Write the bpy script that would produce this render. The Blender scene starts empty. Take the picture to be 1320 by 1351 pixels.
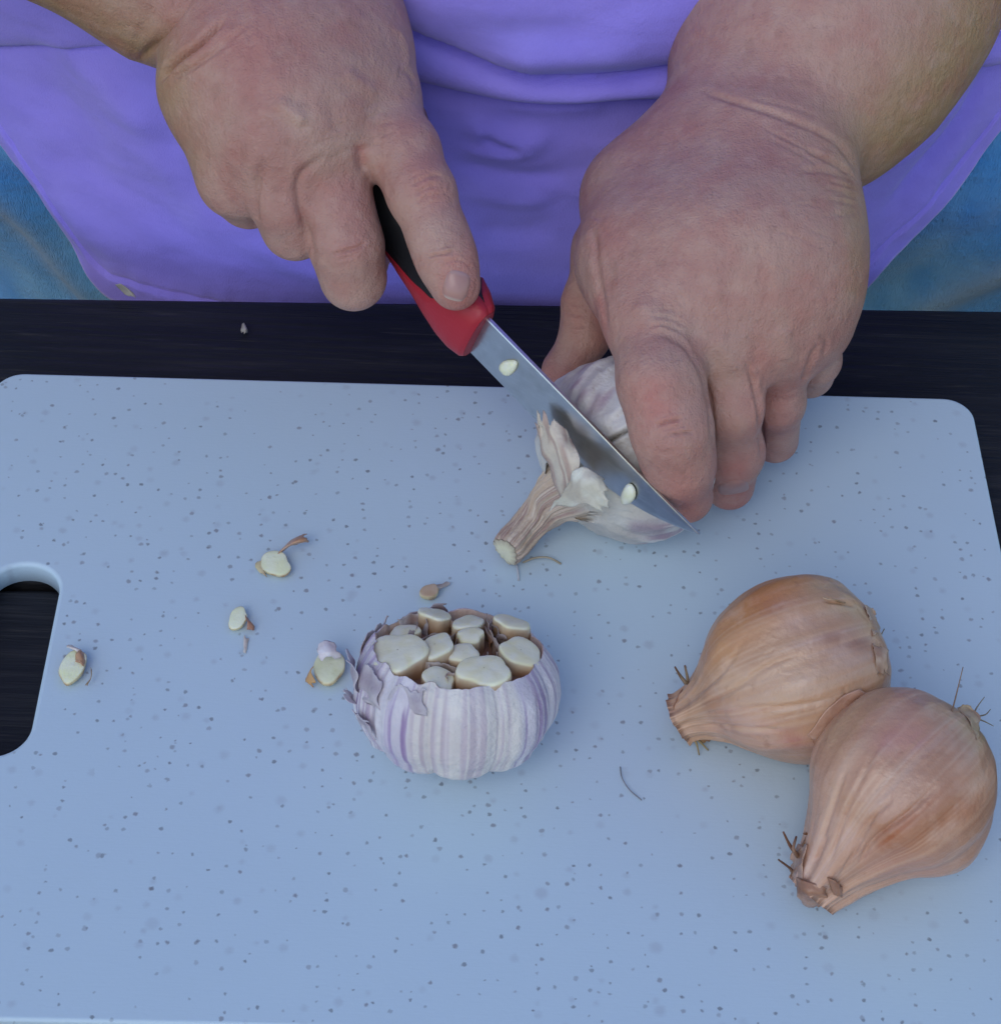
import bpy, math, random
import numpy as np
from mathutils import Vector, Matrix

# ------------------------------------------------------------------ camera, sky, sun, exposure
S = bpy.context.scene
PW, PH = 1320.0, 1351.0                 # the photograph's size, used to read positions off it
FPX = 2690.7                            # focal length in those pixels
CAM_H, PITCH, ROLL = 0.53, math.radians(48.0), 0.0411
fw = np.array([0.0, math.cos(PITCH), -math.sin(PITCH)])
_r0 = np.array([1.0, 0, 0]); _u0 = np.cross(_r0, fw)
RT = math.cos(ROLL) * _r0 + math.sin(ROLL) * _u0
UP = -math.sin(ROLL) * _r0 + math.cos(ROLL) * _u0
CO = np.array([0.0, 0.0, CAM_H])
cam = bpy.data.cameras.new('camera'); camo = bpy.data.objects.new('camera', cam)
S.collection.objects.link(camo); S.camera = camo
camo.matrix_world = Matrix(((RT[0], UP[0], -fw[0], CO[0]), (RT[1], UP[1], -fw[1], CO[1]),
                            (RT[2], UP[2], -fw[2], CO[2]), (0, 0, 0, 1)))
cam.sensor_fit = 'HORIZONTAL'; cam.sensor_width = 36.0; cam.lens = 36.0 * FPX / PW
cam.clip_start = 0.01; cam.clip_end = 200.0

SUN_EL, SUN_AZ = math.radians(47), math.radians(202)     # azimuth from +Y, clockwise
w = bpy.data.worlds.new('World'); S.world = w; w.use_nodes = True
nt = w.node_tree; nt.nodes.clear()
sky = nt.nodes.new('ShaderNodeTexSky'); sky.sky_type = 'NISHITA'; sky.sun_disc = False
sky.sun_elevation = SUN_EL; sky.sun_rotation = SUN_AZ; sky.air_density = 1.0; sky.dust_density = 0.3; sky.ozone_density = 1.8
bg = nt.nodes.new('ShaderNodeBackground'); bg.inputs['Strength'].default_value = 0.15
out = nt.nodes.new('ShaderNodeOutputWorld')
nt.links.new(sky.outputs[0], bg.inputs[0]); nt.links.new(bg.outputs[0], out.inputs[0])
sl = bpy.data.lights.new('sun', 'SUN'); sl.energy = 0.75; sl.angle = math.radians(38); sl.color = (1.0, 0.93, 0.84)
so = bpy.data.objects.new('sun', sl); S.collection.objects.link(so)
sd = Vector((math.sin(SUN_AZ) * math.cos(SUN_EL), math.cos(SUN_AZ) * math.cos(SUN_EL), math.sin(SUN_EL)))
so.rotation_euler = sd.to_track_quat('Z', 'Y').to_euler(); so.location = (-0.6, -0.8, 2.0)
S.view_settings.view_transform = 'Standard'; S.view_settings.look = 'None'
S.view_settings.exposure = 0.2; S.view_settings.gamma = 1.0
S.render.engine = 'CYCLES'; S.cycles.use_denoising = True
S.cycles.max_bounces = 6; S.cycles.use_adaptive_sampling = True; S.cycles.adaptive_threshold = 0.02
S.cycles.caustics_reflective = False; S.cycles.caustics_refractive = False

# ------------------------------------------------------------------ helpers: projection
def at(px, py, z):
    d = fw + ((px - PW / 2) * RT - (py - PH / 2) * UP) / FPX
    return CO + d * ((z - CAM_H) / d[2])
def ray(px, py):
    d = fw + ((px - PW / 2) * RT - (py - PH / 2) * UP) / FPX
    return CO.copy(), d / np.linalg.norm(d)
def depth(p): return float(np.dot(np.asarray(p) - CO, fw))
def proj(V):
    q = V - CO; z = q @ fw
    return np.stack([PW / 2 + FPX * (q @ RT) / z, PH / 2 - FPX * (q @ UP) / z], 1)
_joint = {}
def J(px, py, z, rpx):                                   # joint: point + radius in metres
    k = (px, py, z, rpx)
    if k not in _joint: p = at(px, py, z); _joint[k] = (p, rpx * depth(p) / FPX)
    return _joint[k]

# ------------------------------------------------------------------ helpers: noise
def _hash(ix, iy, iz, s):
    h = (ix.astype(np.int64) * 374761393 + iy.astype(np.int64) * 668265263 + iz.astype(np.int64) * 2147483647 + s * 974634777) & 0xffffffff
    h = ((h ^ (h >> 13)) * 1274126177) & 0xffffffff
    h = h ^ (h >> 16)
    return (h & 0xffff) / 32768.0 - 1.0
def noise(P, scale=1.0, seed=0):
    P = np.asarray(P, float) * scale
    if P.ndim == 1: P = P[:, None]
    if P.shape[1] < 3: P = np.concatenate([P, np.zeros((len(P), 3 - P.shape[1]))], 1)
    i = np.floor(P); f = P - i; f = f * f * f * (f * (f * 6 - 15) + 10); i = i.astype(np.int64)
    r = 0
    for dx in (0, 1):
        for dy in (0, 1):
            for dz in (0, 1):
                wgt = (f[:, 0] if dx else 1 - f[:, 0]) * (f[:, 1] if dy else 1 - f[:, 1]) * (f[:, 2] if dz else 1 - f[:, 2])
                r = r + wgt * _hash(i[:, 0] + dx, i[:, 1] + dy, i[:, 2] + dz, seed)
    return r
def fbm(P, scale=1.0, seed=0, octaves=4):
    r = 0; a = 1.0; t = 0
    for k in range(octaves): r = r + a * noise(P, scale * 2 ** k, seed + k * 17); t += a; a *= 0.5
    return r / t
def sstep(a, b, x):
    t = np.clip((x - a) / (b - a), 0, 1); return t * t * (3 - 2 * t)
def mix(a, b, t):
    t = np.asarray(t)[:, None]; return np.asarray(a, float) * (1 - t) + np.asarray(b, float) * t

# ------------------------------------------------------------------ helpers: meshes
def mk(name, V, F, mat, parent=None, col=None, smooth=True, uv=None):
    me = bpy.data.meshes.new(name)
    V = np.asarray(V, np.float32)
    if isinstance(F, np.ndarray):
        n = F.shape[1]
        me.vertices.add(len(V)); me.vertices.foreach_set('co', V.ravel())
        me.loops.add(F.size); me.loops.foreach_set('vertex_index', F.astype(np.int32).ravel())
        me.polygons.add(len(F)); me.polygons.foreach_set('loop_start', np.arange(0, F.size, n, dtype=np.int32))
        me.update(calc_edges=True); me.validate()
    else:
        me.from_pydata([tuple(map(float, v)) for v in V], [], [tuple(int(i) for i in f) for f in F]); me.update()
    if col is not None:
        a = me.color_attributes.new('pigment', 'FLOAT_COLOR', 'POINT')
        c = np.ones((len(V), 4), np.float32); c[:, :3] = np.clip(col, 0, 1); a.data.foreach_set('color', c.ravel())
    if smooth: me.polygons.foreach_set('use_smooth', np.ones(len(me.polygons), bool))
    me.materials.append(mat)
    o = bpy.data.objects.new(name, me); S.collection.objects.link(o)
    if parent is not None: o.parent = parent
    return o
def tag(o, label=None, cat=None, group=None, kind=None):
    if label: o['label'] = label
    if cat: o['category'] = cat
    if group: o['group'] = group
    if kind: o['kind'] = kind
    return o
def empty(name, loc=(0, 0, 0)):
    # an Empty at the thing's base; parts keep world-space coordinates through the inverse matrix
    o = bpy.data.objects.new(name, None); S.collection.objects.link(o)
    o.location = [float(c) for c in loc]; o.empty_display_size = 0.01
    return o
def part(name, V, F, mat, root, **k):
    o = mk(name, V, F, mat, None, **k); o.parent = root
    if root.type == 'EMPTY': o.matrix_parent_inverse = Matrix.Translation(-Vector(root.location))
    elif root.parent is not None and root.parent.type == 'EMPTY': o.matrix_parent_inverse = Matrix.Identity(4)
    return o
def sub(name, V, F, mat, prt, **k):                       # sub-part of a part whose own matrix is identity
    o = mk(name, V, F, mat, None, **k); o.parent = prt
    if prt.parent is not None and prt.parent.type == 'EMPTY':
        o.matrix_parent_inverse = Matrix.Identity(4)
    return o
def gridF(nu, nv, closed=False):
    i = np.arange(nv - 1)[:, None]; j = np.arange(nu if closed else nu - 1)[None, :]
    j2 = (j + 1) % nu
    a = i * nu + j; b = i * nu + j2; c = (i + 1) * nu + j2; d = (i + 1) * nu + j
    return np.stack([a, b, c, d], -1).reshape(-1, 4)
def vnormals(V, F):
    n = np.cross(V[F[:, 2]] - V[F[:, 0]], V[F[:, 3]] - V[F[:, 1]])
    N = np.zeros_like(V)
    for k in range(4): np.add.at(N, F[:, k], n)
    return N / (np.linalg.norm(N, axis=1, keepdims=True) + 1e-12)
def frame_from(axis, hint=(0, 0, 1)):
    a = np.asarray(axis, float); a = a / np.linalg.norm(a)
    x = np.cross(hint, a)
    if np.linalg.norm(x) < 1e-5: x = np.cross((1, 0, 0), a)
    x = x / np.linalg.norm(x); y = np.cross(a, x)
    return np.stack([x, y, a], 1)                          # columns: local x, y, z(axis)
def tube(pts, rad, n=8, taper=None, cap=True):
    pts = np.asarray(pts, float); m = len(pts); V = []
    rad = np.broadcast_to(np.asarray(rad, float), (m,))
    t = np.gradient(pts, axis=0)
    for k in range(m):
        R = frame_from(t[k], (0.13, 0.31, 0.94))
        for q in range(n):
            an = 2 * math.pi * q / n
            V.append(pts[k] + R[:, 0] * math.cos(an) * rad[k] + R[:, 1] * math.sin(an) * rad[k])
    F = [tuple(f) for f in gridF(n, m, True)]
    if cap: F += [tuple(range(n))[::-1], tuple(range((m - 1) * n, m * n))]
    return np.array(V), F
def seg_dist(Q, pl, reach=None):                           # distance from 2-D points to a polyline, and run along it
    pl = np.asarray(pl, float)
    if reach is not None:                                  # only look near the line
        m = np.where((Q >= pl.min(0) - 3.2 * reach).all(1) & (Q <= pl.max(0) + 3.2 * reach).all(1))[0]
        D_, T_ = np.full(len(Q), 1e4), np.zeros(len(Q))
        if len(m): D_[m], T_[m] = seg_dist(Q[m], pl)
        return D_, T_
    best = np.full(len(Q), 1e9); par = np.zeros(len(Q)); acc = 0
    for a, b in zip(pl[:-1], pl[1:]):
        ba = b - a; L = np.linalg.norm(ba); q = Q - a
        t = np.clip(q @ (ba / (L * L)), 0, 1)
        q = q - t[:, None] * ba; d = np.einsum('ij,ij->i', q, q)
        mk_ = d < best; best = np.where(mk_, d, best); par = np.where(mk_, acc + t * L, par); acc += L
    return np.sqrt(best), par / max(acc, 1e-9)
def spline(pts, n=12):                                     # Catmull-Rom resampling
    P = [np.asarray(p, float) for p in pts]; P = [2 * P[0] - P[1]] + P + [2 * P[-1] - P[-2]]; o = []
    for k in range(1, len(P) - 2):
        for t in np.linspace(0, 1, n, endpoint=False):
            p0, p1, p2, p3 = P[k - 1:k + 3]
            o.append(0.5 * (2 * p1 + (p2 - p0) * t + (2 * p0 - 5 * p1 + 4 * p2 - p3) * t * t + (3 * p1 - p0 - 3 * p2 + p3) * t ** 3))
    o.append(P[-2]); return np.array(o)

# ------------------------------------------------------------------ helpers: smooth-union volumes -> mesh
_ball = [None, 0.0]                                        # bounding ball of the points being evaluated, to skip far limbs
def cone(P, a, b):
    (p0, r0), (p1, r1) = a, b
    ba = p1 - p0; L2 = float(ba @ ba) + 1e-12
    if _ball[0] is not None:
        qc = _ball[0] - p0; tc = min(max(float(qc @ ba) / L2, 0), 1)
        qc = qc - tc * ba
        if math.sqrt(float(qc @ qc)) - max(r0, r1) - _ball[1] > 0.035: return None
    q = P - p0.astype(P.dtype); t = np.clip(q @ (ba / L2).astype(P.dtype), 0, 1)
    q -= t[:, None] * ba.astype(P.dtype)
    return np.sqrt(np.einsum('ij,ij->i', q, q)) - (r0 + (r1 - r0) * t)
def local(f, P, cell=0.03):                                # evaluate f in spatially compact batches
    P = np.asarray(P, np.float32); key = np.floor(P / cell).astype(np.int64); key = key[:, 0] * 1000003 + key[:, 1] * 1009 + key[:, 2]
    o = np.argsort(key, kind='stable'); cut = np.flatnonzero(np.diff(key[o])) + 1; r = np.empty(len(P), np.float32)
    for ix in np.split(o, cut):
        p = P[ix]; c = (p.min(0) + p.max(0)) / 2; _ball[0] = c.astype(float); _ball[1] = float(np.linalg.norm(p.max(0) - c))
        v = f(p); r[ix] = 0.03 if v is None else v
    _ball[0] = None
    return r
def chain(P, js, k):
    d = None
    for a, b in zip(js[:-1], js[1:]):
        d = smin(d, cone(P, a, b), k)
    return d
def smin(a, b, k):
    if a is None: return b
    if b is None: return a
    h = np.maximum(k - np.abs(a - b), 0) / k
    return np.minimum(a, b) - h * h * k * 0.25
def isosurface(f, lo, hi, h):
    lo = np.asarray(lo, float); hi = np.asarray(hi, float)
    B = 5
    nb = np.ceil((hi - lo) / (h * B)).astype(int)
    n = nb * B
    cs = [lo[k] + (np.arange(nb[k]) + 0.5) * h * B for k in range(3)]
    G = np.stack(np.meshgrid(*cs, indexing='ij'), -1).reshape(-1, 3)
    dc = local(f, G, 0.05)
    D = np.repeat(np.repeat(np.repeat(np.where(dc < 0, -1.0, 1.0).reshape(nb).astype(np.float32), B, 0), B, 1), B, 2)
    act = np.argwhere((np.abs(dc) < h * B * 0.95 + 0.0006).reshape(nb))
    off = np.stack(np.meshgrid(*[np.arange(B)] * 3, indexing='ij'), -1).reshape(-1, 3)
    idx = (act[:, None, :] * B + off[None]).reshape(-1, 3)
    D[idx[:, 0], idx[:, 1], idx[:, 2]] = local(f, lo + (idx + 0.5) * h)
    ins = D < 0
    c = [ins[i:n[0] - 1 + i, j:n[1] - 1 + j, k:n[2] - 1 + k] for i in (0, 1) for j in (0, 1) for k in (0, 1)]
    cnt = np.zeros(c[0].shape, np.int8)
    for q in c: cnt += q
    cells = np.argwhere((cnt > 0) & (cnt < 8))
    vid = np.full(c[0].shape, -1, np.int32); vid[tuple(cells.T)] = np.arange(len(cells))
    corner = {}
    for i in (0, 1):
        for j in (0, 1):
            for k in (0, 1): corner[(i, j, k)] = D[cells[:, 0] + i, cells[:, 1] + j, cells[:, 2] + k].astype(float)
    acc = np.zeros((len(cells), 3)); num = np.zeros(len(cells))
    for a in corner:
        for ax in range(3):
            if a[ax] == 0:
                b = list(a); b[ax] = 1; b = tuple(b)
                da, db = corner[a], corner[b]; m = (da < 0) != (db < 0)
                t = np.where(m, da / np.where(m, da - db, 1), 0)
                p = np.tile(np.array(a, float), (len(cells), 1)); p[:, ax] += t
                acc += np.where(m[:, None], p, 0); num += m
    V = lo + (cells + acc / num[:, None] + 0.5) * h
    Fs = []
    for ax in range(3):
        u, v = [(1, 2), (2, 0), (0, 1)][ax]
        sl0 = [slice(1, n[k] - 1) for k in range(3)]; sl0[ax] = slice(0, n[ax] - 1)
        sl1 = list(sl0); sl1[ax] = slice(1, n[ax])
        A = ins[tuple(sl0)]; Bv = ins[tuple(sl1)]
        e = np.argwhere(A != Bv)
        base = e.copy()
        for k in range(3):
            if k != ax: base[:, k] += 1
        fl = A[tuple(e.T)]
        def g(du, dv):
            q = base.copy(); q[:, u] -= du; q[:, v] -= dv; return vid[q[:, 0], q[:, 1], q[:, 2]]
        quad = np.stack([g(1, 1), g(0, 1), g(0, 0), g(1, 0)], 1)
        quad[~fl] = quad[~fl][:, ::-1]
        Fs.append(quad)
    F = np.concatenate(Fs); F = F[(F >= 0).all(1)]
    g3 = grad(f, V)
    for _ in range(2): V = V - g3 * np.clip(local(f, V), -h, h)[:, None] * 0.95
    return V, F
def grad(f, V, e=0.0004):
    g = np.zeros_like(V)
    for s in ((1, 1, 1), (1, -1, -1), (-1, 1, -1), (-1, -1, 1)):
        s = np.array(s, float); g += s * local(f, V + s * e)[:, None]
    return g / (np.linalg.norm(g, axis=1, keepdims=True) + 1e-12)

# ------------------------------------------------------------------ materials
def material(name, rough=0.5, spec=0.5, sss=0.0, sss_r=(1, .4, .25), sss_s=0.004, base=None, pigment=True, metal=0.0,
             bumps=(), mottles=(), sheen=0.0, trans=0.0):
    m = bpy.data.materials.new(name); m.use_nodes = True; nt = m.node_tree; nd = nt.nodes; L = nt.links
    b = nd['Principled BSDF']
    b.inputs['Roughness'].default_value = rough; b.inputs['Specular IOR Level'].default_value = spec
    b.inputs['Metallic'].default_value = metal
    if sss > 0:
        b.inputs['Subsurface Weight'].default_value = sss; b.inputs['Subsurface Radius'].default_value = sss_r
        b.inputs['Subsurface Scale'].default_value = sss_s
    if sheen: b.inputs['Sheen Weight'].default_value = sheen; b.inputs['Sheen Roughness'].default_value = 0.5
    tc = nd.new('ShaderNodeTexCoord')
    if pigment:
        a = nd.new('ShaderNodeAttribute'); a.attribute_name = 'pigment'; cs = a.outputs['Color']
    else:
        a = nd.new('ShaderNodeRGB'); a.outputs[0].default_value = (*base, 1); cs = a.outputs[0]
    for (scale, detail, colr, fac, lo, hi, stretch) in mottles:
        mp = nd.new('ShaderNodeMapping'); mp.inputs['Scale'].default_value = stretch
        L.new(tc.outputs['Object'], mp.inputs[0])
        n = nd.new('ShaderNodeTexNoise'); n.inputs['Scale'].default_value = scale; n.inputs['Detail'].default_value = detail
        L.new(mp.outputs[0], n.inputs['Vector'])
        mr = nd.new('ShaderNodeMapRange'); mr.inputs[1].default_value = lo; mr.inputs[2].default_value = hi
        mr.inputs[3].default_value = 0; mr.inputs[4].default_value = fac
        L.new(n.outputs['Fac'], mr.inputs[0])
        mx = nd.new('ShaderNodeMix'); mx.data_type = 'RGBA'
        L.new(mr.outputs[0], mx.inputs[0]); L.new(cs, mx.inputs[6]); mx.inputs[7].default_value = (*colr, 1); cs = mx.outputs[2]
    L.new(cs, b.inputs['Base Color'])
    prev = None
    for (kind, scale, dist, stretch) in bumps:
        mp = nd.new('ShaderNodeMapping'); mp.inputs['Scale'].default_value = stretch
        L.new(tc.outputs['Object'], mp.inputs[0])
        if kind == 'noise':
            n = nd.new('ShaderNodeTexNoise'); n.inputs['Scale'].default_value = scale; n.inputs['Detail'].default_value = 4; o_ = n.outputs['Fac']
        else:
            n = nd.new('ShaderNodeTexVoronoi'); n.inputs['Scale'].default_value = scale
            n.feature = 'DISTANCE_TO_EDGE' if kind == 'cells' else 'F1'; o_ = n.outputs['Distance']
        L.new(mp.outputs[0], n.inputs['Vector'])
        bp = nd.new('ShaderNodeBump'); bp.inputs['Distance'].default_value = dist; bp.inputs['Strength'].default_value = 1.0
        L.new(o_, bp.inputs['Height'])
        if prev: L.new(prev.outputs[0], bp.inputs['Normal'])
        prev = bp
    if prev: L.new(prev.outputs[0], b.inputs['Normal'])
    if trans:
        b.inputs['Transmission Weight'].default_value = 0
        t = nd.new('ShaderNodeBsdfTranslucent'); L.new(cs, t.inputs[0])
        ms = nd.new('ShaderNodeMixShader'); ms.inputs[0].default_value = trans
        L.new(b.outputs[0], ms.inputs[1]); L.new(t.outputs[0], ms.inputs[2])
        L.new(ms.outputs[0], nd['Material Output'].inputs[0])
    return m

ONE = (1, 1, 1)
M_skin = material('skin', rough=0.50, spec=0.34, sss=0.20, sss_s=0.004,
                  mottles=((90, 4, (0.40, 0.145, 0.12), 0.38, .45, .72, ONE), (420, 2, (0.19, 0.09, 0.07), 0.22, .60, .80, ONE),
                           (160, 3, (0.52, 0.34, 0.27), 0.45, .50, .80, ONE)),
                  bumps=(('cells', 800, 0.00028, ONE), ('noise', 420, 0.00042, (1, 1, .55)), ('noise', 300, 0.0005, (1.5, .35, 1.0)), ('noise', 120, 0.0007, ONE)))
M_nail = material('fingernail', rough=0.30, spec=0.5, sss=0.2, sss_s=0.002, bumps=(('noise', 300, 0.0001, ONE),))
M_shirt = material('cotton_jersey', rough=0.9, spec=0.1, sheen=0.25, pigment=True,
                   mottles=((60, 4, (0.24, 0.18, 0.70), 0.2, .45, .7, ONE),),
                   bumps=(('noise', 1800, 0.00025, (1, 1, .5)), ('noise', 90, 0.0005, ONE)))
M_denim = material('denim', rough=0.9, spec=0.1, sheen=0.2,
                   bumps=(('noise', 900, 0.0008, (1.6, 1, .35)), ('noise', 150, 0.001, ONE)))
M_paper = material('garlic_skin', rough=0.42, spec=0.4, sss=0.12, sss_r=(1, .8, .7), sss_s=0.002,
                   bumps=(('noise', 700, 0.00035, ONE), ('noise', 200, 0.0006, ONE)))
M_flake = material('papery_flake', rough=0.55, spec=0.3, trans=0.35, bumps=(('noise', 600, 0.0005, ONE),))
M_clove = material('garlic_flesh', rough=0.38, spec=0.45, sss=0.35, sss_r=(1, .9, .5), sss_s=0.004,
                   bumps=(('noise', 350, 0.0003, ONE),))
M_onion = material('shallot_skin', rough=0.33, spec=0.5, sss=0.10, sss_r=(1, .5, .3), sss_s=0.003,
                   mottles=((45, 5, (0.40, 0.17, 0.085), 0.45, .52, .72, ONE), (110, 4, (0.66, 0.46, 0.36), 0.40, .54, .74, ONE), (260, 3, (0.30, 0.13, 0.07), 0.35, .64, .76, ONE)),
                   bumps=(('noise', 500, 0.00025, ONE), ('noise', 150, 0.0005, ONE)))

def board_material():
    m = bpy.data.materials.new('speckled_plastic'); m.use_nodes = True; nt = m.node_tree; nd = nt.nodes; L = nt.links
    b = nd['Principled BSDF']; b.inputs['Roughness'].default_value = 0.46; b.inputs['Specular IOR Level'].default_value = 0.35
    tc = nd.new('ShaderNodeTexCoord'); cs = None
    base = nd.new('ShaderNodeMix'); base.data_type = 'RGBA'
    n = nd.new('ShaderNodeTexNoise'); n.inputs['Scale'].default_value = 14; n.inputs['Detail'].default_value = 5
    L.new(tc.outputs['Object'], n.inputs['Vector']); L.new(n.outputs['Fac'], base.inputs[0])
    base.inputs[6].default_value = (0.525, 0.645, 0.72, 1); base.inputs[7].default_value = (0.565, 0.685, 0.755, 1)
    cs = base.outputs[2]
    wob = nd.new('ShaderNodeTexNoise'); wob.inputs['Scale'].default_value = 900; wob.inputs['Detail'].default_value = 2
    L.new(tc.outputs['Object'], wob.inputs['Vector'])
    # (cells per metre, radius in cells, share of cells with a speck, colour, strength, edge softness)
    for sc_, rad, share, colr, st, soft, seed in ((190, 0.098, 0.31, (0.13, 0.13, 0.14), 0.62, 0.10, 0.0), (120, 0.072, 0.36, (0.18, 0.15, 0.16), 0.60, 0.08, 3.7),
                                           (120, 0.12, 0.26, (0.30, 0.31, 0.36), 0.26, 0.20, 8.1), (60, 0.09, 0.20, (0.28, 0.27, 0.33), 0.24, 0.12, 5.3)):
        ad = nd.new('ShaderNodeVectorMath'); ad.operation = 'MULTIPLY_ADD'
        L.new(wob.outputs['Color'], ad.inputs[0]); ad.inputs[1].default_value = (0.0011,) * 3; 
        L.new(tc.outputs['Object'], ad.inputs[2])
        mp = nd.new('ShaderNodeMapping'); mp.inputs['Location'].default_value = (seed, seed * 1.3, 0); mp.inputs['Scale'].default_value = (1, 1, 0.0)
        L.new(ad.outputs[0], mp.inputs[0])
        v = nd.new('ShaderNodeTexVoronoi'); v.inputs['Scale'].default_value = sc_; v.voronoi_dimensions = '2D'
        L.new(mp.outputs[0], v.inputs['Vector'])
        sp = nd.new('ShaderNodeSeparateColor'); L.new(v.outputs['Color'], sp.inputs[0])
        rr = nd.new('ShaderNodeMath'); rr.operation = 'MULTIPLY_ADD'; L.new(sp.outputs[1], rr.inputs[0]); rr.inputs[1].default_value = rad * 0.9; rr.inputs[2].default_value = rad * 0.45
        df = nd.new('ShaderNodeMath'); df.operation = 'SUBTRACT'; L.new(rr.outputs[0], df.inputs[0]); L.new(v.outputs['Distance'], df.inputs[1])
        mr = nd.new('ShaderNodeMapRange'); mr.interpolation_type = 'SMOOTHSTEP'; mr.inputs[1].default_value = -soft * .5; mr.inputs[2].default_value = soft * .5; L.new(df.outputs[0], mr.inputs[0])
        lt = nd.new('ShaderNodeMath'); lt.operation = 'LESS_THAN'; L.new(sp.outputs[0], lt.inputs[0]); lt.inputs[1].default_value = share
        st_ = nd.new('ShaderNodeMath'); st_.operation = 'MULTIPLY_ADD'; L.new(sp.outputs[2], st_.inputs[0]); st_.inputs[1].default_value = st * .6; st_.inputs[2].default_value = st * .5
        mu = nd.new('ShaderNodeMath'); mu.operation = 'MULTIPLY'; L.new(mr.outputs[0], mu.inputs[0]); L.new(lt.outputs[0], mu.inputs[1])
        mu2 = nd.new('ShaderNodeMath'); mu2.operation = 'MULTIPLY'; mu2.use_clamp = True; L.new(mu.outputs[0], mu2.inputs[0]); L.new(st_.outputs[0], mu2.inputs[1])
        mx = nd.new('ShaderNodeMix'); mx.data_type = 'RGBA'; L.new(mu2.outputs[0], mx.inputs[0]); L.new(cs, mx.inputs[6]); mx.inputs[7].default_value = (*colr, 1)
        cs = mx.outputs[2]
    L.new(cs, b.inputs['Base Color'])
    n2 = nd.new('ShaderNodeTexNoise'); n2.inputs['Scale'].default_value = 700; n2.inputs['Detail'].default_value = 3; L.new(tc.outputs['Object'], n2.inputs['Vector'])
    mp2 = nd.new('ShaderNodeMapping'); mp2.inputs['Scale'].default_value = (14, 160, 1); mp2.inputs['Rotation'].default_value = (0, 0, 0.8); L.new(tc.outputs['Object'], mp2.inputs[0])
    n3 = nd.new('ShaderNodeTexNoise'); n3.inputs['Scale'].default_value = 8; n3.inputs['Detail'].default_value = 3; L.new(mp2.outputs[0], n3.inputs['Vector'])
    b1 = nd.new('ShaderNodeBump'); b1.inputs['Distance'].default_value = 0.00004; L.new(n2.outputs['Fac'], b1.inputs['Height'])
    b2 = nd.new('ShaderNodeBump'); b2.inputs['Distance'].default_value = 0.00003; L.new(n3.outputs['Fac'], b2.inputs['Height']); L.new(b1.outputs[0], b2.inputs['Normal'])
    L.new(b2.outputs[0], b.inputs['Normal'])
    return m
M_board = board_material()
M_wood = material('dark_stained_wood', rough=0.55, spec=0.25, base=(0.014, 0.015, 0.019), pigment=False,
                  mottles=((28, 6, (0.030, 0.029, 0.031), 0.9, .45, .75, (0.5, 9, 3)), (9, 3, (0.007, 0.008, 0.012), 0.8, .5, .7, (0.6, 4, 2)),
                           (120, 4, (0.06, 0.055, 0.05), 0.6, .62, .75, (0.35, 7, 3))),
                  bumps=(('noise', 60, 0.0008, (0.4, 9, 3)),))
M_steel = material('blade_steel', rough=0.30, spec=0.5, base=(0.62, 0.63, 0.64), pigment=False, metal=1.0,
                   mottles=((110, 4, (0.44, 0.45, 0.45), 0.6, .48, .70, ONE), (500, 3, (0.74, 0.75, 0.75), 0.4, .55, .7, (.3, .3, 1.6))),
                   bumps=(('noise', 500, 0.00004, (1, 1, 1)),))
M_black = material('black_rubber', rough=0.5, spec=0.35, base=(0.012, 0.013, 0.016), pigment=False, bumps=(('noise', 900, 0.0001, ONE),))
M_red = material('red_plastic', rough=0.42, spec=0.4, base=(0.38, 0.020, 0.034), pigment=False, bumps=(('noise', 900, 0.00012, ONE),))

# ------------------------------------------------------------------ table (dark planks)
TZ = -0.0100
BY = 0.0200                                             # the board's turn on the table
table = empty('table', (0, 0.35, TZ - 0.03))
tag(table, 'dark stained wooden table top of wide planks under the cutting board', 'table')
te0, te1 = at(0, 391, TZ), at(1320, 408.5, TZ)
tdir = (te1 - te0)[:2]; tdir /= np.linalg.norm(tdir); tnor = np.array([tdir[1], -tdir[0]])      # tnor points to the camera
def plank(o0, o1):
    e = 0.002; prof = [(o0, -0.03), (o0, -e), (o0 + e * .3, -e * .3), (o0 + e, 0), (o1 - e, 0), (o1 - e * .3, -e * .3), (o1, -e), (o1, -0.03)]
    V = []
    for s in (-0.75, 0.75):
        for (a, z) in prof:
            q = te0[:2] + tdir * (s + 0.17) + tnor * a; V.append((q[0], q[1], TZ + z))
    n = len(prof); F = [(k, k + 1, n + k + 1, n + k) for k in range(n - 1)] + [(n - 1, 0, n, 2 * n - 1)] + [tuple(range(n))[::-1], tuple(range(n, 2 * n))]
    part('plank', V, F, M_wood, table, smooth=False)
for k in range(4): plank(0.148 * k, 0.148 * k + 0.144)

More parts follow.
